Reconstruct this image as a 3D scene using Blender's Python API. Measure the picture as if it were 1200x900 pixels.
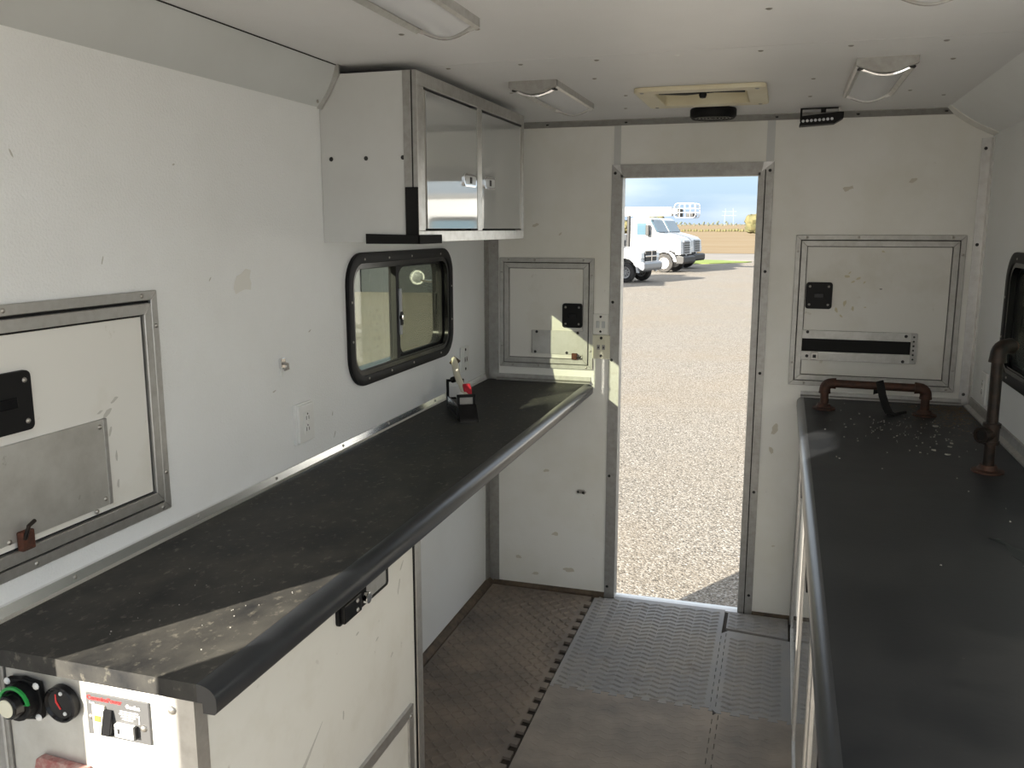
import bpy, bmesh, math, random
from mathutils import Vector, Matrix
random.seed(7)
PI = math.pi
scn = bpy.context.scene
col = scn.collection
for o in list(bpy.data.objects):
    bpy.data.objects.remove(o)

# ------------------------------------------------------------------ camera
cam_d = bpy.data.cameras.new('camera'); cam = bpy.data.objects.new('camera', cam_d); col.objects.link(cam)
CAM = Vector((1.3603, 0.0, 1.784)); YAW, PITCH, FPX = 0.2997, 0.1761, 1022.5
cam.location = CAM
cam.rotation_euler = (PI / 2 - PITCH, 0, YAW)
cam_d.sensor_fit = 'HORIZONTAL'; cam_d.sensor_width = 36.0; cam_d.lens = 36.0 * FPX / 1200.0
cam_d.clip_start = 0.02; cam_d.clip_end = 5000
scn.camera = cam

# ------------------------------------------------------------------ exposure
vs = scn.view_settings
vs.view_transform = 'Standard'; vs.look = 'None'; vs.gamma = 1.0; vs.use_curve_mapping = False
vs.exposure = 1.18

# ------------------------------------------------------------------ sky
world = bpy.data.worlds.new('sky'); scn.world = world; world.use_nodes = True
nt = world.node_tree; nt.nodes.clear()
wo = nt.nodes.new('ShaderNodeOutputWorld'); bg = nt.nodes.new('ShaderNodeBackground')
tc = nt.nodes.new('ShaderNodeTexCoord'); sx = nt.nodes.new('ShaderNodeSeparateXYZ')
rp = nt.nodes.new('ShaderNodeValToRGB'); mp = nt.nodes.new('ShaderNodeMapping')
ns = nt.nodes.new('ShaderNodeTexNoise'); cr = nt.nodes.new('ShaderNodeValToRGB'); mx = nt.nodes.new('ShaderNodeMixRGB')
nt.links.new(tc.outputs['Generated'], sx.inputs[0]); nt.links.new(sx.outputs['Z'], rp.inputs[0])
e = rp.color_ramp.elements
e[0].position = 0.0; e[0].color = (0.15, 0.24, 0.37, 1)
e[1].position = 1.0; e[1].color = (0.52, 0.57, 0.64, 1)
n = e.new(0.06); n.color = (0.19, 0.27, 0.36, 1)
n = e.new(0.25); n.color = (0.50, 0.54, 0.58, 1)
mp.inputs['Scale'].default_value = (1.0, 1.0, 4.5)
nt.links.new(tc.outputs['Generated'], mp.inputs[0]); nt.links.new(mp.outputs[0], ns.inputs['Vector'])
ns.inputs['Scale'].default_value = 2.6; ns.inputs['Detail'].default_value = 6
cr.color_ramp.elements[0].position = 0.40; cr.color_ramp.elements[0].color = (0, 0, 0, 1)
cr.color_ramp.elements[1].position = 0.72; cr.color_ramp.elements[1].color = (.6, .6, .6, 1)
nt.links.new(ns.outputs['Fac'], cr.inputs[0]); nt.links.new(cr.outputs[0], mx.inputs['Fac'])
nt.links.new(rp.outputs[0], mx.inputs[1]); mx.inputs[2].default_value = (0.66, 0.66, 0.65, 1)
sk = nt.nodes.new('ShaderNodeTexSky'); sk.sky_type = 'NISHITA'; sk.sun_disc = False; sk.sun_elevation = math.radians(19.6)
sk.sun_rotation = math.radians(210.3); sk.dust_density = 1.5; sk.altitude = 100
ml_ = nt.nodes.new('ShaderNodeMixRGB'); ml_.blend_type = 'MULTIPLY'; ml_.inputs[0].default_value = 1; ml_.inputs[2].default_value = (.02, .02, .02, 1)
nt.links.new(sk.outputs[0], ml_.inputs[1])
ad_ = nt.nodes.new('ShaderNodeMixRGB'); ad_.blend_type = 'ADD'; ad_.inputs[0].default_value = 1
nt.links.new(mx.outputs[0], ad_.inputs[1]); nt.links.new(ml_.outputs[0], ad_.inputs[2])
nt.links.new(ad_.outputs[0], bg.inputs[0]); bg.inputs[1].default_value = 1.0
nt.links.new(bg.outputs[0], wo.inputs[0])

# ------------------------------------------------------------------ sun
SAZ, SEL = math.radians(30.3), math.radians(19.6)
sd = Vector((math.sin(SAZ) * math.cos(SEL), math.cos(SAZ) * math.cos(SEL), -math.sin(SEL)))
sun_d = bpy.data.lights.new('sun', 'SUN'); sun = bpy.data.objects.new('sun', sun_d); col.objects.link(sun)
sun_d.energy = 10.5; sun_d.color = (1.0, 0.93, 0.80); sun_d.angle = 0.0093
sun.rotation_euler = sd.to_track_quat('-Z', 'Y').to_euler()
sun.location = (-8, -14, 9)

# ------------------------------------------------------------------ dimensions (metres)
D, W, H = 3.996, 2.131, 2.261          # far wall, right wall, ceiling
YB = -1.75                              # rear end of the added sun-blocking wall; the roofed room starts at YR
YR = .70
HC, HR = 1.062, 1.054                   # counter tops
TH = 0.05
G = -0.63                               # ground outside

# ------------------------------------------------------------------ materials
MATS = {}
def mat(name, c, rough=0.5, metal=0.0, c2=None, nscale=6.0, nlo=0.4, nhi=0.65, stretch=(1, 1, 1), bump=0.0, bscale=200.0,
        ior=1.45, c3=None, n3scale=60.0, n3lo=0.6, n3hi=0.7, coat=0.0, rough2=None, bdist=0.002):
    m = bpy.data.materials.new(name); m.use_nodes = True
    t = m.node_tree; b = t.nodes['Principled BSDF']
    b.inputs['Base Color'].default_value = (*c, 1); b.inputs['Roughness'].default_value = rough
    b.inputs['Metallic'].default_value = metal; b.inputs['IOR'].default_value = ior
    if coat: b.inputs['Coat Weight'].default_value = coat; b.inputs['Coat Roughness'].default_value = 0.08
    geo = t.nodes.new('ShaderNodeNewGeometry'); mpn = t.nodes.new('ShaderNodeMapping')
    t.links.new(geo.outputs['Position'], mpn.inputs[0]); mpn.inputs['Scale'].default_value = stretch
    cur = None
    def layer(prev, colr, sc, lo, hi, seed):
        n1 = t.nodes.new('ShaderNodeTexNoise'); n1.noise_dimensions = '4D'; n1.inputs['W'].default_value = seed
        n1.inputs['Scale'].default_value = sc; n1.inputs['Detail'].default_value = 7; n1.inputs['Roughness'].default_value = .62
        t.links.new(mpn.outputs[0], n1.inputs['Vector'])
        r = t.nodes.new('ShaderNodeMapRange'); r.inputs[1].default_value = lo; r.inputs[2].default_value = hi
        t.links.new(n1.outputs['Fac'], r.inputs[0])
        x = t.nodes.new('ShaderNodeMixRGB'); t.links.new(r.outputs[0], x.inputs[0])
        if prev is None: x.inputs[1].default_value = (*c, 1)
        else: t.links.new(prev, x.inputs[1])
        x.inputs[2].default_value = (*colr, 1)
        return x.outputs[0], r.outputs[0]
    if c2:
        cur, fac = layer(None, c2, nscale, nlo, nhi, 1.3)
        if rough2 is not None:
            rr = t.nodes.new('ShaderNodeMapRange'); rr.inputs[3].default_value = rough; rr.inputs[4].default_value = rough2
            t.links.new(fac, rr.inputs[0]); t.links.new(rr.outputs[0], b.inputs['Roughness'])
    if c3: cur, _ = layer(cur, c3, n3scale, n3lo, n3hi, 5.1)
    if cur is not None: t.links.new(cur, b.inputs['Base Color'])
    if bump:
        n2 = t.nodes.new('ShaderNodeTexNoise'); n2.inputs['Scale'].default_value = bscale; n2.inputs['Detail'].default_value = 3
        t.links.new(geo.outputs['Position'], n2.inputs['Vector'])
        bp = t.nodes.new('ShaderNodeBump'); bp.inputs['Strength'].default_value = bump; bp.inputs['Distance'].default_value = bdist
        t.links.new(n2.outputs['Fac'], bp.inputs['Height']); t.links.new(bp.outputs[0], b.inputs['Normal'])
    MATS[name] = m
    return m

mat('wall_frp', (.80, .815, .82), .42, c2=(.74, .75, .74), nscale=1.6, nlo=.45, nhi=.75, bump=.8, bscale=170, c3=(.45, .42, .35), n3scale=9, n3lo=.70, n3hi=.82)
mat('wall_far', (.84, .835, .80), .42, c2=(.75, .735, .665), nscale=2.2, nlo=.42, nhi=.72, bump=.2, bscale=230, c3=(.36, .31, .21), n3scale=8, n3lo=.66, n3hi=.82)
mat('ceiling_white', (.76, .76, .77), .40, c2=(.71, .71, .71), nscale=1.5, bump=.35, bscale=260)
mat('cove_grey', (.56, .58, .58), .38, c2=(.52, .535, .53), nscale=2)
mat('cabinet_white', (.60, .61, .60), .35, c2=(.56, .565, .555), nscale=3)
mat('door_gloss', (.50, .51, .51), .045, metal=.30, ior=2.0)
mat('panel_white', (.72, .71, .66), .40, c2=(.62, .60, .53), nscale=5, nlo=.5, nhi=.8, c3=(.26, .24, .19), n3scale=18, n3lo=.65, n3hi=.80)
mat('hatch_white', (.72, .71, .67), .38, c2=(.60, .575, .50), nscale=4, nlo=.5, nhi=.78, c3=(.36, .31, .19), n3scale=16, n3lo=.65, n3hi=.80)
mat('aluminium', (.60, .595, .58), .36, 0.9, c2=(.53, .52, .50), nscale=40, rough2=.44)
mat('aluminium_dull', (.40, .395, .38), .46, .7, c2=(.345, .335, .315), nscale=40, rough2=.54)
mat('aluminium_sheet', (.60, .595, .57), .40, .75, c2=(.45, .44, .41), nscale=7, rough2=.5, c3=(.25, .23, .20), n3scale=30, n3lo=.66, n3hi=.78)
mat('chrome', (.80, .80, .81), .07, 1.0)
mat('steel_screw', (.42, .40, .37), .35, .9)
mat('black_plastic', (.006, .006, .0065), .5, ior=1.3)
mat('black_gloss', (.006, .006, .007), .2, ior=1.35)
mat('gasket_black', (.006, .006, .006), .8)
mat('laminate_left', (.012, .0125, .014), .50, c2=(.075, .071, .062), nscale=7, nlo=.34, nhi=.74, stretch=(1.3, .9, 1), rough2=.68, c3=(.20, .185, .15), n3scale=48, n3lo=.57, n3hi=.82, bump=.12, bscale=90, ior=1.28)
mat('laminate_right', (.010, .0115, .014), .40, c2=(.030, .031, .032), nscale=4, nlo=.40, nhi=.85, stretch=(1.1, 1.3, 1), rough2=.52, c3=(.11, .10, .09), n3scale=40, n3lo=.68, n3hi=.90, ior=1.30, bump=.08, bscale=70)
mat('laminate_edge', (.018, .020, .024), .28, c2=(.024, .026, .030), nscale=20, ior=1.6)
mat('rust_pipe', (0.047, 0.026, 0.019), .62, .35, c2=(0.090, 0.038, 0.023), nscale=40, bump=.3, bscale=160)
mat('dark_pipe', (0.015, 0.013, 0.012), .50, .5, c2=(0.038, 0.024, 0.017), nscale=40, bump=.3, bscale=160)
mat('rust', (0.120, 0.042, 0.024), .75, .2, c2=(0.042, 0.018, 0.012), nscale=60)
mat('strap_black', (0.004, 0.004, 0.004), .85)
mat('cream_plastic', (.74, .69, .52), .45, c2=(.66, .59, .42), nscale=5)
mat('cream_light', (.72, .67, .52), .6)
mat('diffuser', (.60, .61, .64), .30)
mat('plastic_white', (.74, .745, .73), .38)
mat('aluminium_bright', (.84, .84, .83), .26, 1.0)
mat('aluminium_grey', (.50, .495, .475), .50, .6, c2=(.42, .41, .385), nscale=30)
mat('siding_dark', (0.020, 0.026, 0.035), .7, c2=(0.035, 0.040, 0.050), nscale=.6)
mat('dust_brown', (.16, .115, .07), .95)
mat('plastic_almond', (.72, .70, .56), .42)
mat('slot_dark', (.02, .02, .02), .6)
mat('hole_grey', (.34, .33, .31), .5)
mat('floor_dark', (.030, .024, .019), .85, c2=(.055, .042, .03), nscale=9)
mat('mat_brown', (0.196, 0.162, 0.133), .72, c2=(0.268, 0.217, 0.171), nscale=5, c3=(0.131, 0.113, 0.099), n3scale=3, n3lo=.5, n3hi=.7)
mat('mat_grey', (0.282, 0.279, 0.279), .62, c2=(0.337, 0.314, 0.285), nscale=4, c3=(0.157, 0.133, 0.110), n3scale=7, n3lo=.6, n3hi=.75)
mat('mat_dusty', (0.335, 0.285, 0.238), .70, c2=(0.200, 0.179, 0.163), nscale=4, c3=(0.144, 0.112, 0.088), n3scale=12, n3lo=.64, n3hi=.75)
mat('sill_metal', (.72, .72, .72), .35, .6)
mat('baseboard_dirty', (.135, .098, .066), .7, c2=(.06, .045, .035), nscale=20)
mat('label_red', (.62, .03, .03), .4)
mat('label_white', (.78, .78, .76), .4)
mat('label_grey', (0.075, 0.075, 0.077), .4)
mat('orange', (.85, .16, .04), .4)
mat('green', (.02, .30, .06), .4)
mat('cloth_red', (.42, .02, .035), .8)
mat('cloth_white', (.66, .62, .50), .8)
mat('chip_white', (0.345, 0.338, 0.307), .8)
mat('stain_black', (.006, .007, .009), .30)
mat('led_white', (.75, .77, .80), .2)
mat('vinyl_red', (.30, .10, .09), .5, c2=(.45, .32, .28), nscale=60)
# outside
mat('truck_white', (0.474, 0.480, 0.486), .18, coat=.5)
mat('tyre', (.022, .022, .023), .8, c2=(.06, .055, .05), nscale=4)
mat('rim', (0.372, 0.372, 0.372), .35, .4)
mat('glass_dark', (.10, .17, .22), .05, .3)
mat('truck_black', (.015, .015, .016), .5)
mat('bumper_grey', (.30, .31, .33), .35, .6)
mat('lamp_clear', (.65, .66, .66), .1)
mat('grass', (0.132, 0.182, 0.031), .9, c2=(0.182, 0.223, 0.051), nscale=2)
mat('road', (0.195, 0.181, 0.164), .9, c2=(0.161, 0.150, 0.139), nscale=.4)
mat('field', (0.165, 0.111, 0.050), .95, c2=(0.191, 0.144, 0.080), nscale=.12, stretch=(.25, 1, 1), c3=(0.133, 0.090, 0.039), n3scale=.9, n3lo=.5, n3hi=.7)
mat('bank', (0.310, 0.235, 0.110), .95, c2=(0.170, 0.155, 0.060), nscale=.05)
mat('leaf_olive', (0.080, 0.080, 0.036), .9, c2=(0.128, 0.108, 0.048), nscale=.8)
mat('leaf_dark', (.020, .032, .024), .9, c2=(.045, .06, .045), nscale=1.5)
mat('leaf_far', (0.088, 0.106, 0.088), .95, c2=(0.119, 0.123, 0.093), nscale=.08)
mat('bark', (.09, .065, .045), .9)
mat('pylon', (.42, .50, .58), .7)  # sky-like tone: distance haze is put into the colour

def gravel():
    m = bpy.data.materials.new('gravel'); m.use_nodes = True; t = m.node_tree; b = t.nodes['Principled BSDF']
    geo = t.nodes.new('ShaderNodeNewGeometry')
    v = t.nodes.new('ShaderNodeTexVoronoi'); v.inputs['Scale'].default_value = 78
    v2 = t.nodes.new('ShaderNodeTexVoronoi'); v2.inputs['Scale'].default_value = 40
    n1 = t.nodes.new('ShaderNodeTexNoise'); n1.inputs['Scale'].default_value = .55; n1.inputs['Detail'].default_value = 6
    for q in (v, v2, n1): t.links.new(geo.outputs['Position'], q.inputs['Vector'])
    sep = t.nodes.new('ShaderNodeSeparateColor'); t.links.new(v.outputs['Color'], sep.inputs[0])
    r = t.nodes.new('ShaderNodeValToRGB'); t.links.new(sep.outputs[0], r.inputs[0])
    el = r.color_ramp.elements
    el[0].position = 0; el[0].color = (.028, .024, .021, 1); el[1].position = 1; el[1].color = (.34, .32, .29, 1)
    x = el.new(.22); x.color = (.125, .110, .090, 1)
    x = el.new(.7); x.color = (.195, .172, .142, 1)
    mxx = t.nodes.new('ShaderNodeMixRGB'); mr = t.nodes.new('ShaderNodeMapRange')
    mr.inputs[1].default_value = .42; mr.inputs[2].default_value = .72; mr.inputs[4].default_value = .45
    t.links.new(n1.outputs['Fac'], mr.inputs[0]); t.links.new(mr.outputs[0], mxx.inputs[0])
    t.links.new(r.outputs[0], mxx.inputs[1]); mxx.inputs[2].default_value = (0.181, 0.144, 0.100, 1)
    t.links.new(mxx.outputs[0], b.inputs['Base Color']); b.inputs['Roughness'].default_value = .9
    bp = t.nodes.new('ShaderNodeBump'); bp.inputs['Strength'].default_value = .5; bp.inputs['Distance'].default_value = .008; bp.invert = True
    ad = t.nodes.new('ShaderNodeMath'); t.links.new(v.outputs['Distance'], ad.inputs[0]); t.links.new(v2.outputs['Distance'], ad.inputs[1])
    t.links.new(ad.outputs[0], bp.inputs['Height']); t.links.new(bp.outputs[0], b.inputs['Normal'])
    MATS['gravel'] = m
gravel()

def glass(name, tint, gloss=.07, dirt=.05):
    m = bpy.data.materials.new(name); m.use_nodes = True; t = m.node_tree; t.nodes.clear()
    o = t.nodes.new('ShaderNodeOutputMaterial'); tr = t.nodes.new('ShaderNodeBsdfTransparent'); tr.inputs[0].default_value = (*tint, 1)
    gl = t.nodes.new('ShaderNodeBsdfGlossy'); gl.inputs['Roughness'].default_value = .02
    df = t.nodes.new('ShaderNodeBsdfDiffuse'); df.inputs[0].default_value = (.5, .5, .45, 1)
    m1 = t.nodes.new('ShaderNodeMixShader'); m1.inputs[0].default_value = dirt
    t.links.new(tr.outputs[0], m1.inputs[1]); t.links.new(df.outputs[0], m1.inputs[2])
    m2 = t.nodes.new('ShaderNodeMixShader'); m2.inputs[0].default_value = gloss
    t.links.new(m1.outputs[0], m2.inputs[1]); t.links.new(gl.outputs[0], m2.inputs[2]); t.links.new(m2.outputs[0], o.inputs[0])
    MATS[name] = m
glass('window_glass', (.64, .67, .60))
glass('window_screen', (.72, .72, .70), .0, .05)

# ------------------------------------------------------------------ mesh helpers
class MB:
    def __init__(s): s.v = []; s.f = []
    def add(s, vs_, fs):
        k = len(s.v); s.v += [tuple(p) for p in vs_]; s.f += [tuple(i + k for i in f) for f in fs]; return s
    def box(s, x0, x1, y0, y1, z0, z1):
        return s.add([(x0,y0,z0),(x1,y0,z0),(x1,y1,z0),(x0,y1,z0),(x0,y0,z1),(x1,y0,z1),(x1,y1,z1),(x0,y1,z1)],
                     [(0,3,2,1),(4,5,6,7),(0,1,5,4),(1,2,6,5),(2,3,7,6),(3,0,4,7)])
    def prism(s, pts, ax, a, b):
        n_ = len(pts)
        def P(p, t):
            return {'x': (t, p[0], p[1]), 'y': (p[0], t, p[1]), 'z': (p[0], p[1], t)}[ax]
        vv = [P(p, a) for p in pts] + [P(p, b) for p in pts]
        ff = [tuple(range(n_)), tuple(range(2*n_-1, n_-1, -1))] + [(i, i + n_, (i+1) % n_ + n_, (i+1) % n_) for i in range(n_)]
        return s.add(vv, ff)
    def ring(s, outer, inner, ax, a, b):
        n_ = len(outer)
        def P(p, t):
            return {'x': (t, p[0], p[1]), 'y': (p[0], t, p[1]), 'z': (p[0], p[1], t)}[ax]
        vv = [P(p, a) for p in outer] + [P(p, a) for p in inner] + [P(p, b) for p in outer] + [P(p, b) for p in inner]
        ff = []
        for i in range(n_):
            j = (i + 1) % n_
            ff += [(i, j, n_+j, n_+i), (2*n_+i, 3*n_+i, 3*n_+j, 2*n_+j), (i, 2*n_+i, 2*n_+j, j), (n_+i, n_+j, 3*n_+j, 3*n_+i)]
        return s.add(vv, ff)
    def cyl(s, p0, p1, r0, r1=None, n=14):
        p0, p1 = Vector(p0), Vector(p1); r1 = r0 if r1 is None else r1
        d = (p1 - p0).normalized(); a = d.orthogonal().normalized(); b = d.cross(a)
        vv = []
        for p, r in ((p0, r0), (p1, r1)):
            for i in range(n):
                t = 2*PI*i/n; vv.append(p + a*(r*math.cos(t)) + b*(r*math.sin(t)))
        ff = [(i, (i+1) % n, n+(i+1) % n, n+i) for i in range(n)] + [tuple(range(n-1, -1, -1)), tuple(range(n, 2*n))]
        return s.add(vv, ff)
    def tube(s, path, r, n=8):
        path = [Vector(p) for p in path]; rs = r if isinstance(r, (list, tuple)) else [r]*len(path)
        a = None; vv = []
        for k, p in enumerate(path):
            d = (path[min(k+1, len(path)-1)] - path[max(k-1, 0)]).normalized()
            a = d.orthogonal().normalized() if a is None else (a - d*a.dot(d)).normalized()
            b = d.cross(a)
            for i in range(n):
                t = 2*PI*i/n; vv.append(p + a*(rs[k]*math.cos(t)) + b*(rs[k]*math.sin(t)))
        ff = []
        for k in range(len(path)-1):
            for i in range(n):
                j = (i+1) % n; ff.append((k*n+i, k*n+j, (k+1)*n+j, (k+1)*n+i))
        ff += [tuple(range(n-1, -1, -1)), tuple(range((len(path)-1)*n, len(path)*n))]
        return s.add(vv, ff)
    def lathe(s, prof, c=(0, 0, 0), ax='z', n=24):
        vv = []; m_ = len(prof)
        for i in range(n):
            t = 2*PI*i/n; ca, sa = math.cos(t), math.sin(t)
            for r, h in prof:
                p = {'z': (r*ca, r*sa, h), 'y': (r*ca, h, r*sa), 'x': (h, r*ca, r*sa)}[ax]
                vv.append((p[0]+c[0], p[1]+c[1], p[2]+c[2]))
        ff = []
        for i in range(n):
            j = (i+1) % n
            for k in range(m_-1): ff.append((i*m_+k, j*m_+k, j*m_+k+1, i*m_+k+1))
        return s.add(vv, ff)
    def ball(s, c, r, seg=10, rings=7, squash=(1, 1, 1), jit=0.0, rnd=None):
        vv = []; ff = []
        for i in range(rings+1):
            th = PI*i/rings
            for j in range(seg):
                ph = 2*PI*j/seg; k = 1 + (rnd.uniform(-jit, jit) if rnd else 0)
                vv.append((c[0]+r*k*squash[0]*math.sin(th)*math.cos(ph), c[1]+r*k*squash[1]*math.sin(th)*math.sin(ph), c[2]+r*k*squash[2]*math.cos(th)))
        for i in range(rings):
            for j in range(seg):
                ff.append((i*seg+j, (i+1)*seg+j, (i+1)*seg+(j+1) % seg, i*seg+(j+1) % seg))
        return s.add(vv, ff)
    def xf(s, M):
        s.v = [tuple(M @ Vector(p)) for p in s.v]; return s
    def mesh(s, name, m, bevel=0.0, smooth=False, seg=2):
        bm = bmesh.new(); vv = [bm.verts.new(p) for p in s.v]
        for f in s.f:
            if len(set(f)) > 2:
                try: bm.faces.new([vv[i] for i in f])
                except ValueError: pass
        if smooth or bevel: bmesh.ops.remove_doubles(bm, verts=bm.verts, dist=1e-6)
        bmesh.ops.recalc_face_normals(bm, faces=bm.faces)
        if bevel:
            ed = [e_ for e_ in bm.edges if len(e_.link_faces) == 2 and e_.calc_face_angle(0) > .5]
            bmesh.ops.bevel(bm, geom=ed, offset=bevel, segments=seg, profile=.6, affect='EDGES', clamp_overlap=True)
        me = bpy.data.meshes.new(name); bm.to_mesh(me); bm.free()
        if m: me.materials.append(MATS[m])
        if smooth:
            for p in me.polygons: p.use_smooth = True
            me.set_sharp_from_angle(angle=math.radians(40))
        return me
    def build(s, name, m, parent=None, bevel=0.0, smooth=False, w=False, seg=2):
        if w and parent is not None:
            M = Matrix.Identity(4); q = parent
            chain = []
            while q is not None: chain.append(q); q = q.parent
            for q in reversed(chain): M = M @ Matrix.LocRotScale(q.location, q.rotation_euler, q.scale)
            s.xf(M.inverted())
        o = bpy.data.objects.new(name, s.mesh(name, m, bevel, smooth, seg)); col.objects.link(o)
        if parent is not None: o.parent = parent
        return o

def tag(o, label=None, cat=None, group=None, kind=None):
    if label: o['label'] = label
    if cat: o['category'] = cat
    if group: o['group'] = group
    if kind: o['kind'] = kind
    return o
def thing(name, label, cat, loc=(0, 0, 0), rz=0.0, group=None):
    o = bpy.data.objects.new(name, None); o.empty_display_size = .05; col.objects.link(o)
    o.location = loc; o.rotation_euler = (0, 0, rz)
    return tag(o, label, cat, group)
def struct(o, label=None): return tag(o, label, None, None, 'structure')
def inst(name, me, parent, loc, rot=(0, 0, 0), sc=(1, 1, 1)):
    o = bpy.data.objects.new(name, me); col.objects.link(o); o.parent = parent; o.location = loc; o.rotation_euler = rot; o.scale = sc
    return o
def copy_tree(o, parent=None):
    c = o.copy(); col.objects.link(c); c.parent = parent
    for ch in list(o.children): copy_tree(ch, c)
    return c
def rrect(x0, x1, z0, z1, r, n=6):
    pts = []
    for cx, cz, a0 in ((x1-r, z1-r, 0), (x0+r, z1-r, PI/2), (x0+r, z0+r, PI), (x1-r, z0+r, 1.5*PI)):
        for i in range(n+1):
            a = a0 + PI/2*i/n; pts.append((cx + r*math.cos(a), cz + r*math.sin(a)))
    return pts
def wall(name, ax, inner, outer, u0, u1, z0, z1, holes, m):
    us = sorted({u0, u1} | {h[i] for h in holes for i in (0, 1)}); zs = sorted({z0, z1} | {h[i] for h in holes for i in (2, 3)})
    def solid(i, j):
        if i < 0 or j < 0 or i >= len(us)-1 or j >= len(zs)-1: return False
        a, b = (us[i]+us[i+1])/2, (zs[j]+zs[j+1])/2
        return not any(h[0] < a < h[1] and h[2] < b < h[3] for h in holes)
    def P(u, z, t): return (t, u, z) if ax == 'x' else ((u, t, z) if ax == 'y' else (u, z, t))
    mb = MB()
    for i in range(len(us)-1):
        for j in range(len(zs)-1):
            if not solid(i, j): continue
            a, b, c, d = us[i], us[i+1], zs[j], zs[j+1]
            for t in (inner, outer): mb.add([P(a,c,t), P(b,c,t), P(b,d,t), P(a,d,t)], [(0,1,2,3)])
            for di, dj, q in ((-1,0,((a,c),(a,d))), (1,0,((b,c),(b,d))), (0,-1,((a,c),(b,c))), (0,1,((a,d),(b,d)))):
                if not solid(i+di, j+dj):
                    (p1, p2) = q; mb.add([P(*p1, inner), P(*p2, inner), P(*p2, outer), P(*p1, outer)], [(0,1,2,3)])
    bm = bmesh.new(); vv = [bm.verts.new(p) for p in mb.v]
    for f in mb.f: bm.faces.new([vv[k] for k in f])
    bmesh.ops.remove_doubles(bm, verts=bm.verts, dist=1e-5); bmesh.ops.recalc_face_normals(bm, faces=bm.faces)
    me = bpy.data.meshes.new(name); bm.to_mesh(me); bm.free(); me.materials.append(MATS[m])
    o = bpy.data.objects.new(name, me); col.objects.link(o)
    return struct(o)

# screw head: faces local -Y ; and one facing -Z for ceilings
SCREW = MB().lathe([(0.0, -.0030), (.0030, -.0028), (.0050, -.0015), (.0055, 0.0)], ax='y', n=8).mesh('screw', 'steel_screw', smooth=True)
SCREW_W = MB().lathe([(0.0, -.0030), (.0030, -.0028), (.0050, -.0015), (.0055, 0.0)], ax='y', n=8).mesh('screw_white', 'label_white', smooth=True)
SCREW_D = MB().lathe([(0.0, -.0030), (.0040, -.0028), (.0065, -.0015), (.0070, 0.0)], ax='y', n=8).mesh('screw_dark', 'slot_dark', smooth=True)
R90 = PI / 2
def screws(parent, pts, y=0.0, me=None):
    for (a, b) in pts: inst('screw', me or SCREW, parent, (a, y, b))

# ================================================================== SETTING
WIN = (2.562, 3.506, 1.254, 1.705)                         # side window outline (y, y, z, z)
HOLE = (WIN[0]+.034, WIN[1]-.034, WIN[2]+.034, WIN[3]-.034)
wl = wall('wall_left', 'x', 0.0, -TH, YB, D+TH, -.12, H+TH, [HOLE, (.296, .733, 0.0, 2.19), (YB, .296, -.12, .95)], 'wall_frp')  # stretch behind the slot is unseen, added to keep direct sun out
wr = wall('wall_right', 'x', W, W+TH, YR, D+TH, -.12, H+TH, [HOLE], 'wall_frp')
DX0, DX1, DZ = .640, 1.245, 2.022
wf = wall('wall_far', 'y', D, D+TH, 0.0, W, -.12, H+TH, [(DX0, DX1, 0.0, DZ)], 'wall_far')
wb = struct(MB().box(0.0, W, YR, YR+.04, 2.13, H).build('rear_sun_header', 'wall_frp'))  # unseen header, added to limit the sun reaching the right counter
struct(MB().box(0.0, .62, YB, YR, H, H+.05).build('added_sun_canopy', 'ceiling_white'))  # unseen roof strip, added to stop sun coming over the left wall
fl = struct(MB().box(0, W, .25, D, -.08, 0.0).build('floor', 'floor_dark'))
MB().box(.47, 1.47, .26, 2.03, 0.0, .010).build('floor_covering', 'mat_dusty', fl)  # unseen slab standing in for nearer mats, added to bounce sunlight upward
# ceiling: backing slab with the roof-vent hole, and panels with their seams
VX0, VX1, VY0, VY1 = .885, 1.222, 3.165, 3.50
ce = wall('ceiling', 'z', H+.006, H+.05, 0.0, W, YR, D, [(VX0, VX1, VY0, VY1)], 'gasket_black')
def ceil_panel(y0, y1, holes):
    o = wall('ceiling_panel', 'z', H, H+.0058, 0.0, W, y0, y1, holes, 'ceiling_white'); del o['kind']; o.parent = ce; return o
p1 = ceil_panel(YR, 2.5220, []); p2 = ceil_panel(2.5260, D, [(VX0, VX1, VY0, VY1)])
SCREW_C = MB().lathe([(0.0, -.003), (.004, -.0028), (.007, -.0012), (.0078, 0.0)], ax='z', n=8).mesh('screw_ceiling', 'steel_screw', smooth=True)
SCREW_CW = MB().lathe([(0.0, -.003), (.004, -.0028), (.007, -.0012), (.0078, 0.0)], ax='z', n=8).mesh('screw_ceiling_light', 'label_white', smooth=True)
for x in (.36, .588, .816, 1.045, 1.27, 1.50, 1.73): inst('screw', SCREW_CW if abs(x-1.045) < .01 else SCREW_C, p2, (x, 2.585, H))
for x in (.42, .62, 1.30, 1.84): inst('screw', SCREW_C, p1, (x, 2.11, H))
for x, y in ((.746, 2.89), (.40, 3.10), (.78, 3.28), (1.42, 3.10), (1.79, 2.86), (1.42, 3.50), (1.75, 3.45), (.72, 3.62), (1.88, 3.60)): inst('screw', SCREW_C, p2, (x, y, H))
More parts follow.
